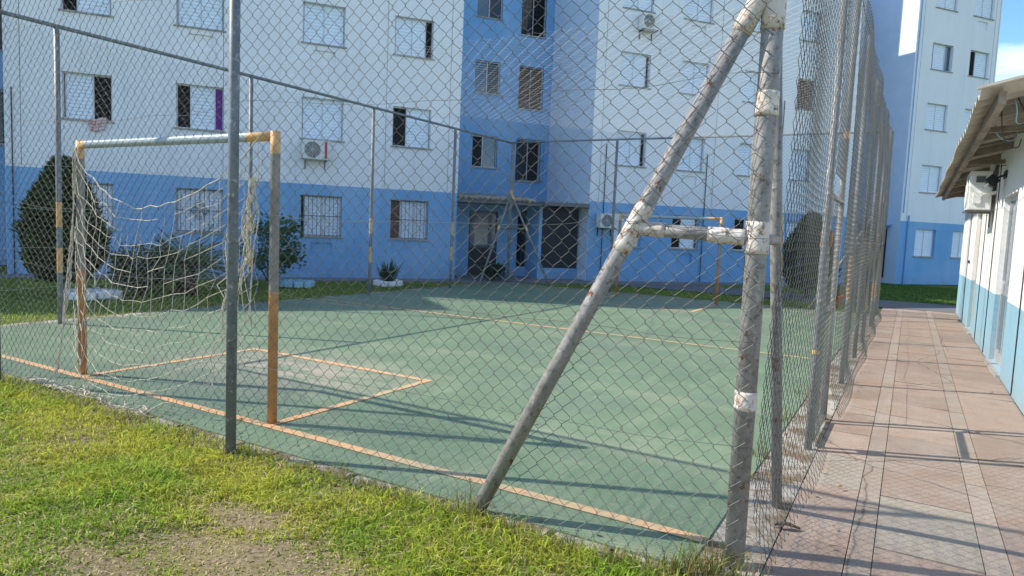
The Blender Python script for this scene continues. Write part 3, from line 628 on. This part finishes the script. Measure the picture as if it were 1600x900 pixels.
for x in (9.05, 12.95, 16.1, -6.75):
    mb = MB(); mb.tube([(x, -.03, 0), (x, -.03, 2.9), (x, -.03, 4.4 if x < 13 else 6.5)], .014 if x < 13 else .018, 6); mb.build('conduit', M['iron'], blk)
mb = MB(); mb.box(-6.9, 4.16, -.9, -.004, -.05, .03); mb.box(8.55, 19.6, -.9, -.004, -.05, .03); mb.box(4.16, 8.55, -.9, 3.28, -.05, .032); mb.build('apron', M['conc_d'], blk)
# right hand block
OR = W(23.01, -.557); blk2 = empty('apartment_block', OR, 'tall white apartment block beyond the path end, sunlit high on its pale blue flank', 'apartment building', None, ANG)
cols2 = ((.93, 2.12), (3.14, 4.30))
spec2 = {(0, 3): ([(0, .12, D), (.12, .7, 'S'), (.7, 1, 'G')], None), (1, 3): ([(0, .36, D), (.36, 1, 'S')], None)}
section(blk2, 0, cols2, spec2, {(1, 4)}, x1=4.78)
mb = MB(); mb.tube([(.42, -.04, 0), (.42, -.04, 2.8)], .03, 8); mb.tube([(.10, -.03, 2.9), (.10, -.03, ROOF)], .018, 6); mb.build('downpipe', M['blue'], blk2)
mb = MB(); mb.box(-.09, -.012, .55, 1.6, 0.25, 2.25); mb.build('door', M['roller'], blk2)
mb = MB(); mb.box(-.9, -.002, .35, 1.9, 2.36, 2.42); mb.build('canopy', M['blue'], blk2)
mb = MB(); mb.box(-.3, 4.9, .3, 10.1, ROOF, ROOF+.12); mb.build('roof', M['conc'], blk2)

# ------------------------------------------------------------------ air conditioners
def ac_unit(loc, rz, label, w_=.72, h=.50, d=.28, sticker=False, old=False):
    r_ = empty('air_conditioner', loc, label, 'air conditioner', 'air conditioners on the walls', rz)
    mb = MB(); mb.box(-w_/2, w_/2, -d-.06, -.06, 0, h); mb.build('case', M['ac'], r_, bevel=.012)
    cx_ = -w_*.14; rad = h*.42; y = -d-.062
    f = MB()
    for q in range(7): 
        rr_ = rad*(q+1)/7; f.tube([(cx_+rr_*math.cos(a/24*6.2832), y-.006, h/2+rr_*math.sin(a/24*6.2832)) for a in range(25)], .004, 4, caps=False)
    for q in range(8): f.tube([(cx_, y-.006, h/2), (cx_+rad*math.cos(q*.785), y-.006, h/2+rad*math.sin(q*.785))], .004, 4)
    f.build('fan_grille', M['ac'], r_)
    b = MB(); b.poly([(cx_+rad*math.cos(a/24*6.2832), y+.0005, h/2+rad*math.sin(a/24*6.2832)) for a in range(24)]); b.tube([(cx_, y-.004, h/2), (cx_, y+.002, h/2)], .06, 12); b.build('fan', M['acg'], r_)
    for x in (-w_*.36, w_*.36):
        k = MB(); k.box(x-.015, x+.015, -d-.09, 0, -.035, -.004); k.box(x-.015, x+.015, -.02, 0, -.25, -.036); k.build('bracket', M['conc_d'] if old or sticker else M['iron'], r_)
    if old:
        v = MB(); v.box(w_/2+.0005, w_/2+.012, -d+.02, -.16, h*.70, h*.86); v.build('label_plate', M['acg'], r_)
        v = MB(); v.box(w_/2+.0005, w_/2+.03, -d+.0, -.2, h*.16, h*.44); v.obox((w_/2+.05, -d+.20, h*.40), (.045, 0, .02), (0, .10, 0.03), (0, 0, .006)); v.build('service_cover', M['ac'], r_)
        return r_
    v = MB()
    for q in range(9): v.box(w_/2+.0005, w_/2+.004, -d-.02, -.11, h*.2+q*h*.065, h*.2+q*h*.065+.010)
    v.build('louvre', M['acg'], r_)
    if sticker: s = MB(); s.box(w_*.30, w_*.39, y-.002, y, h*.06, h*.94); s.build('sticker', M['red'], r_)
    return r_
ac_unit(W(.10, 0, 3.22), ANG, 'white air conditioner with red strip under a first-floor window', sticker=True)
ac_unit(W(10.25, 0, 8.05), ANG, 'air conditioner high on the white wall right of the stair bay', .62, .48)
ac_unit(W(9.12, 0, 1.74), ANG, 'air conditioner on the blue ground-floor wall beside the roller shutter', .66, .46)

# towel on a sill
V = MB(); tx = -5.0
for i in range(6):
    for j in range(4):
        f = lambda a, b: (tx-.17+.34*a/6, -.045-.02*math.sin(a*1.7+b), 3.84-.30*b/4-.03*math.sin(a*.9))
        V.quad(f(i, j), f(i+1, j), f(i+1, j+1), f(i, j+1))
tw = V.build('towel', M['cloth'], None, smooth=True); tw.location = O3; tw.rotation_euler = (0, 0, ANG); tw.modifiers.new('thick', 'SOLIDIFY').thickness = .008
tag(tw, 'pale pinkish towel hanging over the sill of an open first-floor window', 'towel')

# ------------------------------------------------------------------ clubhouse
XW = 1.08; Y0, Y1 = 4.5, 20.0
club = empty('clubhouse', (XW, 12, 0), 'low white and pale blue building with corrugated fibre-cement eave beside the path', 'building')
def mk_club():
    m = mat('clubhouse_paint', (.8, .8, .8), .8, 0, .2); t = NT(m); x = t.xyz()
    a = t.noise(2.5, 7, .65, stretch=(1, 1, .5)); wh = t.ramp(a, .3, .7, (.70, .70, .69), (.80, .80, .79)); bl = t.ramp(a, .3, .72, (.22, .40, .50), (.28, .455, .55))
    c = t.mix(t.ramp(t.math('ADD', x[2], t.math('MULTIPLY', t.noise(16, 3), .01)), .965, .972), bl, wh)
    sp = t.math('MULTIPLY', t.ramp(x[2], .02, .4, (1, 1, 1), (0, 0, 0)), t.ramp(t.noise(5, 8, .7), .4, .62)); t.base(t.mix(t.math('MULTIPLY', t.ramp(t.noise(3.2, 8, .7, stretch=(1, 1, .15)), .55, .7), .3), t.mix(t.math('MULTIPLY', sp, .6), c, (.34, .31, .27)), (.40, .38, .34))); t.bump(t.noise(30, 5), .25, .006); return m
M['club'] = mk_club()
def ypanel(mb, y0, y1, z0, z1, holes, x, dep):
    ys = sorted({y0, y1, *[h[0] for h in holes], *[h[1] for h in holes]}); zs = sorted({z0, z1, *[h[2] for h in holes], *[h[3] for h in holes]})
    for a, b in zip(ys, ys[1:]):
        for c, d in zip(zs, zs[1:]):
            if any(h[0] < (a+b)/2 < h[1] and h[2] < (c+d)/2 < h[3] for h in holes): continue
            mb.quad((x, b, c), (x, a, c), (x, a, d), (x, b, d))
    for a, b, c, d in holes:
        mb.quad((x, a, c), (x+dep, a, c), (x+dep, a, d), (x, a, d)); mb.quad((x, b, c), (x, b, d), (x+dep, b, d), (x+dep, b, c)); mb.quad((x, a, d), (x+dep, a, d), (x+dep, b, d), (x, b, d)); mb.quad((x, a, c), (x, b, c), (x+dep, b, c), (x+dep, a, c))
mb = MB(); ypanel(mb, Y0, Y1, 0, 3.1, [(10.35, 11.75, .04, 2.32), (15.1, 16.2, .04, 2.25)], XW, .12)
mb.quad((XW, Y0, 0), (8, Y0, 0), (8, Y0, 4.2), (XW, Y0, 3.1)); mb.quad((XW, Y1, 0), (XW, Y1, 3.1), (8, Y1, 4.2), (8, Y1, 0)); mb.quad((XW+.2, Y0, 0), (XW+.2, Y0, 3.1), (XW+.2, Y1, 3.1), (XW+.2, Y1, 0))
mb.build('wall', M['club'], club, club.location)
# corrugated roof
ys = np.arange(7.5, 20.3, .034); xs = np.array([.44, 1.2, 2.6, 4.5]); Vr = []; sl = .245
for side in (0, 1):
    for x in xs:
        for y in ys: Vr.append((x+.01*math.sin(y*2.1), y, 2.93+.012*(13-y)+(x-.44)*sl+.036*math.sin(y*2*math.pi/.34)+(.009 if side == 0 else 0)))
ny = len(ys); nx = len(xs); Fr = []
for side in (0, 1):
    b = side*nx*ny
    for i in range(nx-1):
        for j in range(ny-1):
            q = [b+i*ny+j, b+(i+1)*ny+j, b+(i+1)*ny+j+1, b+i*ny+j+1]; Fr.append(q if side == 0 else q[::-1])
for j in range(ny-1): Fr.append([j, j+1, nx*ny+j+1, nx*ny+j])
for i in range(nx-1): Fr.append([i*ny, nx*ny+i*ny, nx*ny+(i+1)*ny, (i+1)*ny])
raw_mesh('roof', np.array(Vr), np.array(Fr), M['asbestos'], club, club.location)
mb = MB(); mb.obox((2.2, 7.46, 3.46), (1.8, 0, 1.8*sl), (0, .035, 0), (0, 0, .012)); mb.build('roof_verge', M['asbestos'], club, club.location)
zr = lambda x, y: 2.93+.012*(13-y)+(x-.44)*sl-.03
mb = MB(); mb.obox((.60, 13.8, zr(.6, 13.8)-.06), (.03, 0, 0), (0, 6.25, -.075), (0, 0, .055)); mb.build('eave_beam', M['wood'], club, club.location)
for y in (8.3, 9.9, 11.4, 12.9, 14.6, 16.2, 17.8, 19.6):
    mb = MB(); mb.obox((.86, y, zr(.86, y)-.075), (.245, 0, .245*sl), (0, .035, 0), (0, 0, .05)); mb.build('rafter', M['wood'], club, club.location)
for y in (9.1, 12.2, 15.4, 18.7):
    mb = MB(); mb.obox((.86, y, zr(.86, y)-.16), (.23, 0, 0.01), (0, .028, 0), (0, 0, .03)); mb.build('strut', M['wood'], club, club.location)
# doors
def club_door(y0, y1, z1, glass):
    x = XW+.06; mb = MB(); t = .06
    mb.box(x, x+.05, y0, y0+t, .04, z1); mb.box(x, x+.05, y1-t, y1, .04, z1); mb.box(x, x+.05, y0+t, y1-t, z1-t, z1)
    if glass:
        mb.box(x, x+.05, y0+t, y1-t, .04, .2); mb.box(x, x+.05, y0+t, y1-t, .98, 1.16); ym = (y0+y1)/2; mb.box(x, x+.05, ym-.035, ym+.035, .2, .98); mb.box(x, x+.05, ym-.035, ym+.035, 1.16, z1-t)
    d_ = mb.build('door', M['alum'] if glass else M['door'], club, club.location)
    q = MB(); q.box(x+.02, x+.03, y0+t, y1-t, .05, z1-t); q.build('pane' if glass else 'door_leaf', M['glass_blue'] if glass else M['door'], d_, club.location)
    q = MB(); yh = (y0+y1)/2-.05 if glass else y0+.16; q.box(x-.012, x-.001, yh-.03, yh+.03, .98, 1.2); q.tube([(x-.03, yh, 1.0), (x-.05, yh, 1.02), (x-.05, yh, 1.14), (x-.03, yh, 1.16)], .01, 8); q.build('handle', M['alum'], d_, club.location)
    q = MB(); q.box(XW-.05, XW+.11, y0-.05, y1+.05, -.02, .038); q.build('doorstep', M['conc'], d_, club.location)
club_door(10.35, 11.75, 2.32, True); club_door(15.1, 16.2, 2.25, False)
for y in (9.15, 12.6, 14.2, 17.6):
    mb = MB(); mb.tube([(XW-.006, y, .02), (XW-.006, y+.01, 2.9)], .007, 5); mb.build('conduit', M['black'], club, club.location)
mb = MB(); mb.box(XW-.02, XW-.001, 17.0, 17.25, 1.28, 1.34); mb.build('letter_slot', M['black'], club, club.location)
mb = MB()
for k, (a, b, sg_) in enumerate((((.75, 7.9, 3.0), (1.05, 8.6, 2.80), .25), ((.72, 8.0, 3.0), (.9, 8.4, 2.98), .33), ((.62, 8.1, 2.98), (1.02, 9.9, 2.88), .42), ((.7, 9.4, 2.98), (.98, 9.6, 2.98), .3))):
    mb.tube([lerp(a, b, t/12)+np.array([.02*math.sin(t*.7+k), .02*math.cos(t*.6+k), -sg_*2.2*(t/12)*(1-t/12)]) for t in range(13)], .006, 5, m=k % 2)
mb.build('loose_cable', [M['cable'], M['cableb']], club, club.location, smooth=True)
ac_unit((XW, 13.35, 2.2), -math.pi/2, 'weathered air conditioner under the corrugated eave of the low building', .78, .60, .30, old=True)
fl = empty('floodlight', (XW, 11.9, 2.5), 'black floodlight on a bracket beside the eave air conditioner', 'floodlight')
mb = MB(); mb.obox((XW-.16, 11.9, 2.56), (.05, 0, -.05), (0, .13, 0), (.045, 0, .045)); mb.build('lamp_head', M['black'], fl, fl.location, bevel=.01)
mb = MB(); mb.obox((XW-.222, 11.9, 2.498), (.004, 0, -.004), (0, .10, 0), (.035, 0, .035)); mb.build('lens', M['frame'], fl, fl.location)
mb = MB(); mb.tube([(XW, 11.8, 2.65), (XW-.16, 11.76, 2.58)], .01, 6); mb.tube([(XW, 12.0, 2.65), (XW-.16, 12.04, 2.58)], .01, 6); mb.tube([(XW, 12.1, 2.8), (XW-.1, 12.05, 2.78), (XW-.16, 11.95, 2.64)], .006, 6); mb.box(XW-.02, XW-.001, 11.75, 12.05, 2.6, 2.7); mb.build('bracket', M['black'], fl, fl.location)

# ------------------------------------------------------------------ vegetation
def leaves(P, Dn, ln, wd, col, cv):
    """leaf cards: base P, direction Dn, random roll; a folded diamond of two quads-as-one"""
    n = len(P); Dn = Dn/np.linalg.norm(Dn, axis=1)[:, None]; a = np.cross(Dn, rng.normal(size=(n, 3))); a /= np.linalg.norm(a, axis=1)[:, None]
    ln = ln*rng.uniform(.6, 1.3, (n, 1)); wd = wd*rng.uniform(.7, 1.3, (n, 1))
    V = np.stack([P, P+Dn*ln*.5+a*wd*.5, P+Dn*ln, P+Dn*ln*.5-a*wd*.5], 1).reshape(-1, 3)
    c = np.array(col)*(1+cv*rng.normal(size=(n, 1)))*np.array([1, 1, 1]); c = np.clip(c*(1+.12*rng.normal(size=(n, 3))), .003, 1)
    return V, np.arange(4*n).reshape(-1, 4), np.repeat(c, 4, 0)
def thuja(loc, h, r, label, n):
    o = empty('conifer_shrub', loc, label, 'shrub', 'clipped conifers')
    t = rng.uniform(0, 1, n)**.9; ph = rng.uniform(0, 6.283, n)
    prof = lambda t: np.interp(t, [0, .06, .2, .38, .6, .8, .93, 1], [.45, .72, .97, 1, .82, .52, .26, .06])
    lump = 1+.13*np.sin(ph*5+t*9)+.11*np.sin(ph*9-t*17)+.09*np.sin(ph*17+t*31)+.06*np.sin(ph*29-t*6)
    rad = r*prof(t)*lump*(1-.30*rng.uniform(0, 1, n)**2.5); z = .22+t*(h-.22)
    P = np.stack([rad*np.cos(ph), rad*np.sin(ph), z], 1); Dn = np.stack([np.cos(ph)*.75, np.sin(ph)*.75, np.full(n, 1.25)], 1)+.42*rng.normal(size=(n, 3))
    V, F, c = leaves(P, Dn, .19, .05, (.045, .082, .024), .34); raw_mesh('foliage', V, F, M['leaf'], o, col=c)
    mb = MB(); mb.tube([(0, 0, -.05), (0.02, 0, h*.35), (0, .01, h*.85)], [.09, .07, .01], 8); mb.build('trunk', M['bark'], o, smooth=True)
    return o
thuja((-13.75, 6.92, 0), 2.42, .54, 'tall dark clipped conifer behind the near goal post', 22000)
thuja((-2.45, 20.9, 0), 2.25, .62, 'slimmer dark conifer beyond the far fence near the gate', 9000)
def ring(loc, r, label, m, cat='planter ring', h=.14):
    mb = MB(); n = 11
    for k in range(n):
        a = 6.2832*k/n; c = (r*math.cos(a), r*math.sin(a), h/2+random.uniform(-.02, .02)); u = np.array([math.cos(a), math.sin(a), 0]); v = np.array([-u[1], u[0], 0])
        mb.obox(c, u*.075, v*(math.pi*r/n*.94), (0, 0, h/2))
    return tag(mb.build('planter_ring', m, None, (0, 0, 0), bevel=.02), label, cat, 'stone rings round the plants')
for lc, r_, lb, mm in (((-13.0, 7.0, 0), .42, 'whitewashed stone ring on the grass beside the clipped conifer', M['white']), ((-12.6, 11.5, 0), .36, 'blue painted stone ring under the broad-leaved shrub', M['lblue']), ((-11.62, 13.7, 0), .30, 'whitewashed stone ring round the spiky sword-leaved plant', M['white'])):
    rg = ring(lc, r_, lb, mm); rg.location = lc
def cycad(loc, label):
    o = empty('cycad_palm', loc, label, 'palm'); Vs, Fs, Cs = [], [], []; b = 0; st = MB(); 
    for hx, hy, hz, nf, ln in ((-.35, .1, .42, 30, .95), (.35, -.15, .5, 32, 1.0), (-.75, .55, .3, 20, .75)):
        st.tube([(hx*.5, hy*.5, -.05), (hx*.8, hy*.8, hz*.6), (hx, hy, hz)], [.13, .12, .10], 9)
        for k in range(nf):
            a = rng.uniform(0, 6.283); el = rng.uniform(.05, 1.35); L_ = ln*rng.uniform(.75, 1.1); m_ = 24; pts = []
            for q in range(m_+1):
                s = q/m_; e2 = el-1.15*s*s*(1.1-el*.35); pts.append((math.cos(a)*L_*s*math.cos(el-.35*s), math.sin(a)*L_*s*math.cos(el-.35*s), L_*(s*math.sin(el)-.42*s*s*math.cos(el))))
            pts = np.array(pts)+np.array([hx, hy, hz]); st.tube(pts[::4], .007, 4, caps=False, m=0)
            d = np.gradient(pts, axis=0); d /= np.linalg.norm(d, axis=1)[:, None]; sd_ = np.cross(d, [0, 0, 1.]); sd_ /= np.linalg.norm(sd_, axis=1)[:, None]+1e-6
            for sg_ in (1, -1):
                P = pts[3:]; Dn = sd_[3:]*sg_+d[3:]*.75+np.array([0, 0, .25]); lw = .20*np.sin(np.linspace(.5, 2.9, len(P)))[:, None]
                V, F, c = leaves(P, Dn, lw, .018, (.11, .19, .08), .3); Vs.append(V); Fs.append(F+b); Cs.append(c); b += len(V)
    raw_mesh('fronds', np.concatenate(Vs), np.concatenate(Fs), M['leaf'], o, col=np.concatenate(Cs)); st.build('trunk', M['bark'], o, smooth=True)
cycad((-12.75, 8.75, 0), 'spreading cycad palm with feathery fronds behind the goal net')
def bush(loc, label, h, r, n, ln, col, name='leafy_shrub', zlow=.35):
    o = empty(name, loc, label, 'shrub'); st = MB(); P = []; Dn = []
    for k in range(26):
        a = rng.uniform(0, 6.283); e_ = rng.uniform(.25, 1.4); L_ = rng.uniform(.6, 1)*r/max(.45, math.cos(e_)*1.1); tip = np.array([math.cos(a)*L_*math.cos(e_), math.sin(a)*L_*math.cos(e_), min(h, zlow+L_*math.sin(e_)*1.15)])
        mid = tip*np.array([.45, .45, .62]); st.tube([(0, 0, -.03), mid*.6, mid, tip], [.022, .016, .010, .004], 5)
        m_ = n//26; s = rng.uniform(.35, 1.05, m_)[:, None]; q = mid*(1-s)+tip*s+rng.normal(size=(m_, 3))*.085; P.append(q); Dn.append(rng.normal(size=(m_, 3))*.7+np.array([math.cos(a), math.sin(a), .35]))
    V, F, c = leaves(np.concatenate(P), np.concatenate(Dn), ln, ln*.5, col, .3); raw_mesh('foliage', V, F, M['leaf'], o, col=c); st.build('stem', M['bark'], o, smooth=True)
bush((-12.85, 11.0, 0), 'broad-leaved green shrub beside the right post of the near goal', 1.5, .75, 1500, .12, (.055, .115, .03))
bush(W(5.2, .35), 'low dark shrub by the stair bay entrance door', .45, .42, 1400, .08, (.022, .05, .018), zlow=.1)
bush((-12.9, 7.9, 0), 'grey-green low bush between the conifer and the cycad', .8, .55, 2200, .10, (.08, .11, .06), zlow=.15)
def sword(loc, label):
    o = empty('sword_leaf_plant', loc, label, 'plant'); Vs = []; Fs = []; Cs = []; b = 0
    for k in range(46):
        a = rng.uniform(0, 6.283); rr_ = rng.uniform(0, .16); lean = rng.uniform(.05, .55); h = rng.uniform(.35, .68); w_ = rng.uniform(.025, .04); u = np.array([math.cos(a), math.sin(a), 0]); v = np.array([-u[1], u[0], 0]); p0 = u*rr_
        q = [p0-v*w_*.6, p0+v*w_*.6, p0+u*lean*h*.5+v*w_+[0, 0, h*.55], p0+u*lean*h*.5-v*w_+[0, 0, h*.55]]; tip = p0+u*lean*h*1.1+np.array([0, 0, h])
        Vs += q+[tip, tip+v*.004]; Fs += [[b, b+1, b+2, b+3], [b+3, b+2, b+5, b+4]]; c = np.array([.04, .075, .03])*rng.uniform(.6, 1.4); Cs += [c]*6; b += 6
    raw_mesh('leaves', np.array(Vs)+np.array([0, 0, .05]), np.array(Fs), M['leaf'], o, col=np.array(Cs)); mb = MB(); mb.lathe([(.0, .06), (.2, .05), (.26, 0)], 12); mb.build('soil', M['soil'], o)
sword((-11.62, 13.7, 0), 'spiky sword-leaved plant in a whitewashed ring by the blue wall')

# grass blades
def blades(name, X, Y, Z, h, wd, col, bend=.5, label=None):
    n = len(X); a = rng.uniform(0, 6.283, n); u = np.stack([np.cos(a), np.sin(a), np.zeros(n)], 1); b = a+rng.uniform(-1.9, 1.9, n)+1.57
    v = np.stack([np.cos(b), np.sin(b), np.zeros(n)], 1); P = np.stack([X, Y, Z-.004], 1); k = bend*rng.uniform(.2, 1.5, n)[:, None]; H = h[:, None]; w2 = wd[:, None]
    up_ = np.array([0, 0, 1.]); m1 = P+up_*H*.55+v*H*k*.30; tp_ = P+up_*H*np.clip(1-.35*k, .25, 1)+v*H*k
    V = np.stack([P-u*w2, P+u*w2, m1+u*w2*.8, m1-u*w2*.8, tp_+u*w2*.12, tp_-u*w2*.12], 1).reshape(-1, 3)
    i = np.arange(n)[:, None]*6; F = np.concatenate([i+np.array([0, 1, 2, 3]), i+np.array([3, 2, 4, 5])], 0)
    o = raw_mesh(name, V, F, M['grass'], col=np.repeat(col, 6, 0)); return tag(o, label, 'grass', None, 'stuff')
def vnoise(X, Y, f, seed):
    r_ = np.random.default_rng(seed); y = 0
    for k in range(7):
        a = r_.uniform(0, 6.283); ff_ = f*(1.45**k)*.6; y = y+np.sin((X*math.cos(a)+Y*math.sin(a))*ff_+r_.uniform(0, 6.283))*(.85**k)
    return y/3.2
def lawn_blades():
    n = 190000; X = rng.uniform(-9.5, -.55, n); Y = 3.13-(rng.uniform(0, 1, n)**.8)*2.75
    # keep what the view can hold: between the fence line and a little beyond the frame
    dpt = X*fw[0]+Y*fw[1]; sx = (X*rt[0]+Y*rt[1]+(-EYE)*rt[2])/np.maximum(dpt-EYE*fw[2], .1); keep = (dpt > .3) & (sx > -.95) & (sx < .75); X, Y = X[keep], Y[keep]
    bare = np.zeros_like(X)
    for cx_, cy_, rx, ry in ((-2.55, 2.05, .50, .17), (-1.8, 1.72, .48, .18), (-3.0, 2.35, .30, .10), (-1.3, 1.6, .35, .12), (-2.9, 1.65, .4, .10)):
        bare = np.maximum(bare, np.exp(-(((X-cx_)/rx)**2+((Y-cy_)/ry)**2)))
    nz_ = vnoise(X, Y, 5, 3); fine = vnoise(X, Y, 17, 8); dens = np.clip(1.1-1.15*bare*(1+.5*fine)+.25*nz_+.25*fine, .36, 1)
    edge = np.clip((3.14-Y)/.12, .25, 1)
    keep = rng.uniform(0, 1, len(X)) < dens*edge; X, Y, bare, nz_, fine = (q[keep] for q in (X, Y, bare, nz_, fine)); n = len(X)
    lush = np.clip(.5+.6*nz_-.9*bare+.35*np.clip((Y-2.1)/.8, -1, 1), 0, 1.3); patch = np.exp(-(((X+3.75)/.28)**2+((Y-2.42)/.10)**2))
    h = (.020+.046*lush*rng.uniform(.35, 1.5, n)+.02*patch)*(1+.25*(rng.uniform(0, 1, n) > .93))
    dry = (rng.uniform(0, 1, n) < np.clip(.26+.62*bare-.25*lush, .06, .92)); g1_ = np.array([.28, .43, .045]); g2_ = np.array([.54, .55, .075]); dr_ = np.array([.62, .52, .29]); pt = np.array([.20, .44, .05])
    m_ = np.clip(.5+.9*vnoise(X, Y, 4, 21)+.25*rng.normal(size=n), 0, 1)[:, None]; c = g1_*(1-m_)+g2_*m_; c = np.where(dry[:, None], dr_, c); c = c*(1-.6*patch[:, None])+pt*.6*patch[:, None]
    c = c*rng.uniform(.35, 1.3, (n, 1)); blades('grass', X, Y, lawn_z(X, Y), h, np.full(n, .0034)*rng.uniform(.6, 1.7, n), c, 1.15, 'short yellow-green grass of the lawn in front of the court')
lawn_blades()
def tufts():
    Xs, Ys, Hs, Cs = [], [], [], []
    spots = [(-.72, 3.16, 110, .20), (-.58, 3.22, 60, .16), (-.86, 3.08, 80, .14), (-2.0, 3.08, 46, .20), (-2.08, 3.0, 50, .13), (-1.75, 3.02, 50, .13), (-1.35, 3.03, 60, .10), (-3.78, 2.98, 50, .09), (-3.2, 3.03, 50, .08), (-4.4, 3.02, 60, .09), (-5.0, 3.0, 70, .1), (-2.55, 3.02, 50, .08), (-1.1, 3.0, 70, .11), (-.83, 5.2, 40, .14), (-.84, 6.4, 30, .14), (-.80, 4.6, 30, .10), (-.82, 7.6, 34, .12), (-5.9, 2.98, 80, .11), (-6.8, 2.95, 90, .11)]
    for q in range(46):
        x = rng.uniform(-9, -.8); spots.append((x, 3.03+.06*rng.normal()-.02*(x < -3), int(rng.uniform(14, 46)), rng.uniform(.04, .10)))
    for x, y, n, h in spots:
        Xs.append(x+.07*rng.normal(size=n)); Ys.append(y+.04*rng.normal(size=n)); Hs.append(h*rng.uniform(.35, 1.2, n)); d = rng.uniform(0, 1, (n, 1)) < .5; Cs.append(np.where(d, [.40, .28, .13], [.16, .24, .04])*rng.uniform(.6, 1.2, (n, 1)))
    X, Y, H_, C_ = map(np.concatenate, (Xs, Ys, Hs, Cs)); blades('tall_grass', X, Y, np.full(len(X), .01), H_, np.full(len(X), .003), C_, .55, 'tall dry grass tufts growing at the foot of the fence')
tufts()
def verge():
    n = 90000; t = rng.uniform(-8, 22, n); q = rng.uniform(.9, 9, n); X = O3[0]+EA[0]*t+NA[0]*q; Y = O3[1]+EA[1]*t+NA[1]*q
    k = ((X < -10.4) | ((Y > 17.45) & (X < -.7))) & ((Y < 19.7) | (Y > 22.4)) & (Y < 31); X, Y = X[k], Y[k]; n = len(X); h = .05*rng.uniform(.5, 1.5, n); m_ = np.clip(.5+.5*vnoise(X, Y, 2, 5), 0, 1)[:, None]
    c = (np.array([.14, .25, .03])*(1-m_)+np.array([.34, .42, .06])*m_)*rng.uniform(.6, 1.3, (n, 1)); blades('verge_grass', X, Y, np.full(n, -.02), h, np.full(n, .008), c, .5, 'green grass strip between the court and the apartment block')
    n = 40000; X = rng.uniform(-4, 9, n); Y = rng.uniform(22.35, 32, n); h = .045*rng.uniform(.5, 1.5, n); c = np.array([.09, .18, .03])*rng.uniform(.6, 1.4, (n, 1)); blades('verge_grass', X, Y, np.full(n, -.02), h, np.full(n, .009), c, .5, 'green grass beyond the end of the pink path')
verge()
# small litter
def litter():
    n = 170; a = rng.uniform(0, 1, n); X = np.where(a < .45, rng.uniform(-9.5, -.9, n), np.where(a < .75, rng.uniform(-.85, -.2, n), rng.uniform(-9, -1, n))); Y = np.where(a < .45, 3.22+np.abs(rng.normal(size=n))*.12, np.where(a < .75, rng.uniform(3.2, 17, n), rng.uniform(3.3, 16, n)))
    P = np.stack([X, Y, np.full(n, .026)], 1); D_ = np.stack([rng.normal(size=n), rng.normal(size=n), rng.uniform(0, .35, n)], 1); D_ /= np.linalg.norm(D_, axis=1)[:, None]; b = np.stack([-D_[:, 1], D_[:, 0], rng.uniform(0, .4, n)], 1); l_ = rng.uniform(.02, .055, (n, 1))
    V = np.stack([P, P+D_*l_*.5+b*l_*.25, P+D_*l_, P+D_*l_*.5-b*l_*.25], 1).reshape(-1, 3); c = np.array([.22, .14, .07])*rng.uniform(.4, 1.6, (n, 1))
    tag(raw_mesh('leaf_litter', V, np.arange(4*n).reshape(-1, 4), M['leaf'], col=np.repeat(c, 4, 0)), 'scattered small dry leaves on the court edge and path', 'leaves', None, 'stuff')
litter()
def dry_leaf(loc, rz):
    V = MB()
    for i in range(6):
        a, b = i/6, (i+1)/6; f = lambda s, e: (.07*(s-.5)*2, e*.025*math.sin(math.pi*min(max(s, .04), .96)), .008+.012*abs(e)+.01*math.sin(s*4))
        for e0, e1 in ((-1, 0), (0, 1)): V.quad(f(a, e0), f(b, e0), f(b, e1), f(a, e1))
    o = V.build('dry_leaf', M['bark'], None, smooth=True); o.location = loc; o.rotation_euler = (0, 0, rz); o.modifiers.new('t', 'SOLIDIFY').thickness = .002; return o
tag(dry_leaf((-.47, 3.98, .006), .4), 'curled brown dead leaf on the path edge by the fence foot', 'leaf')
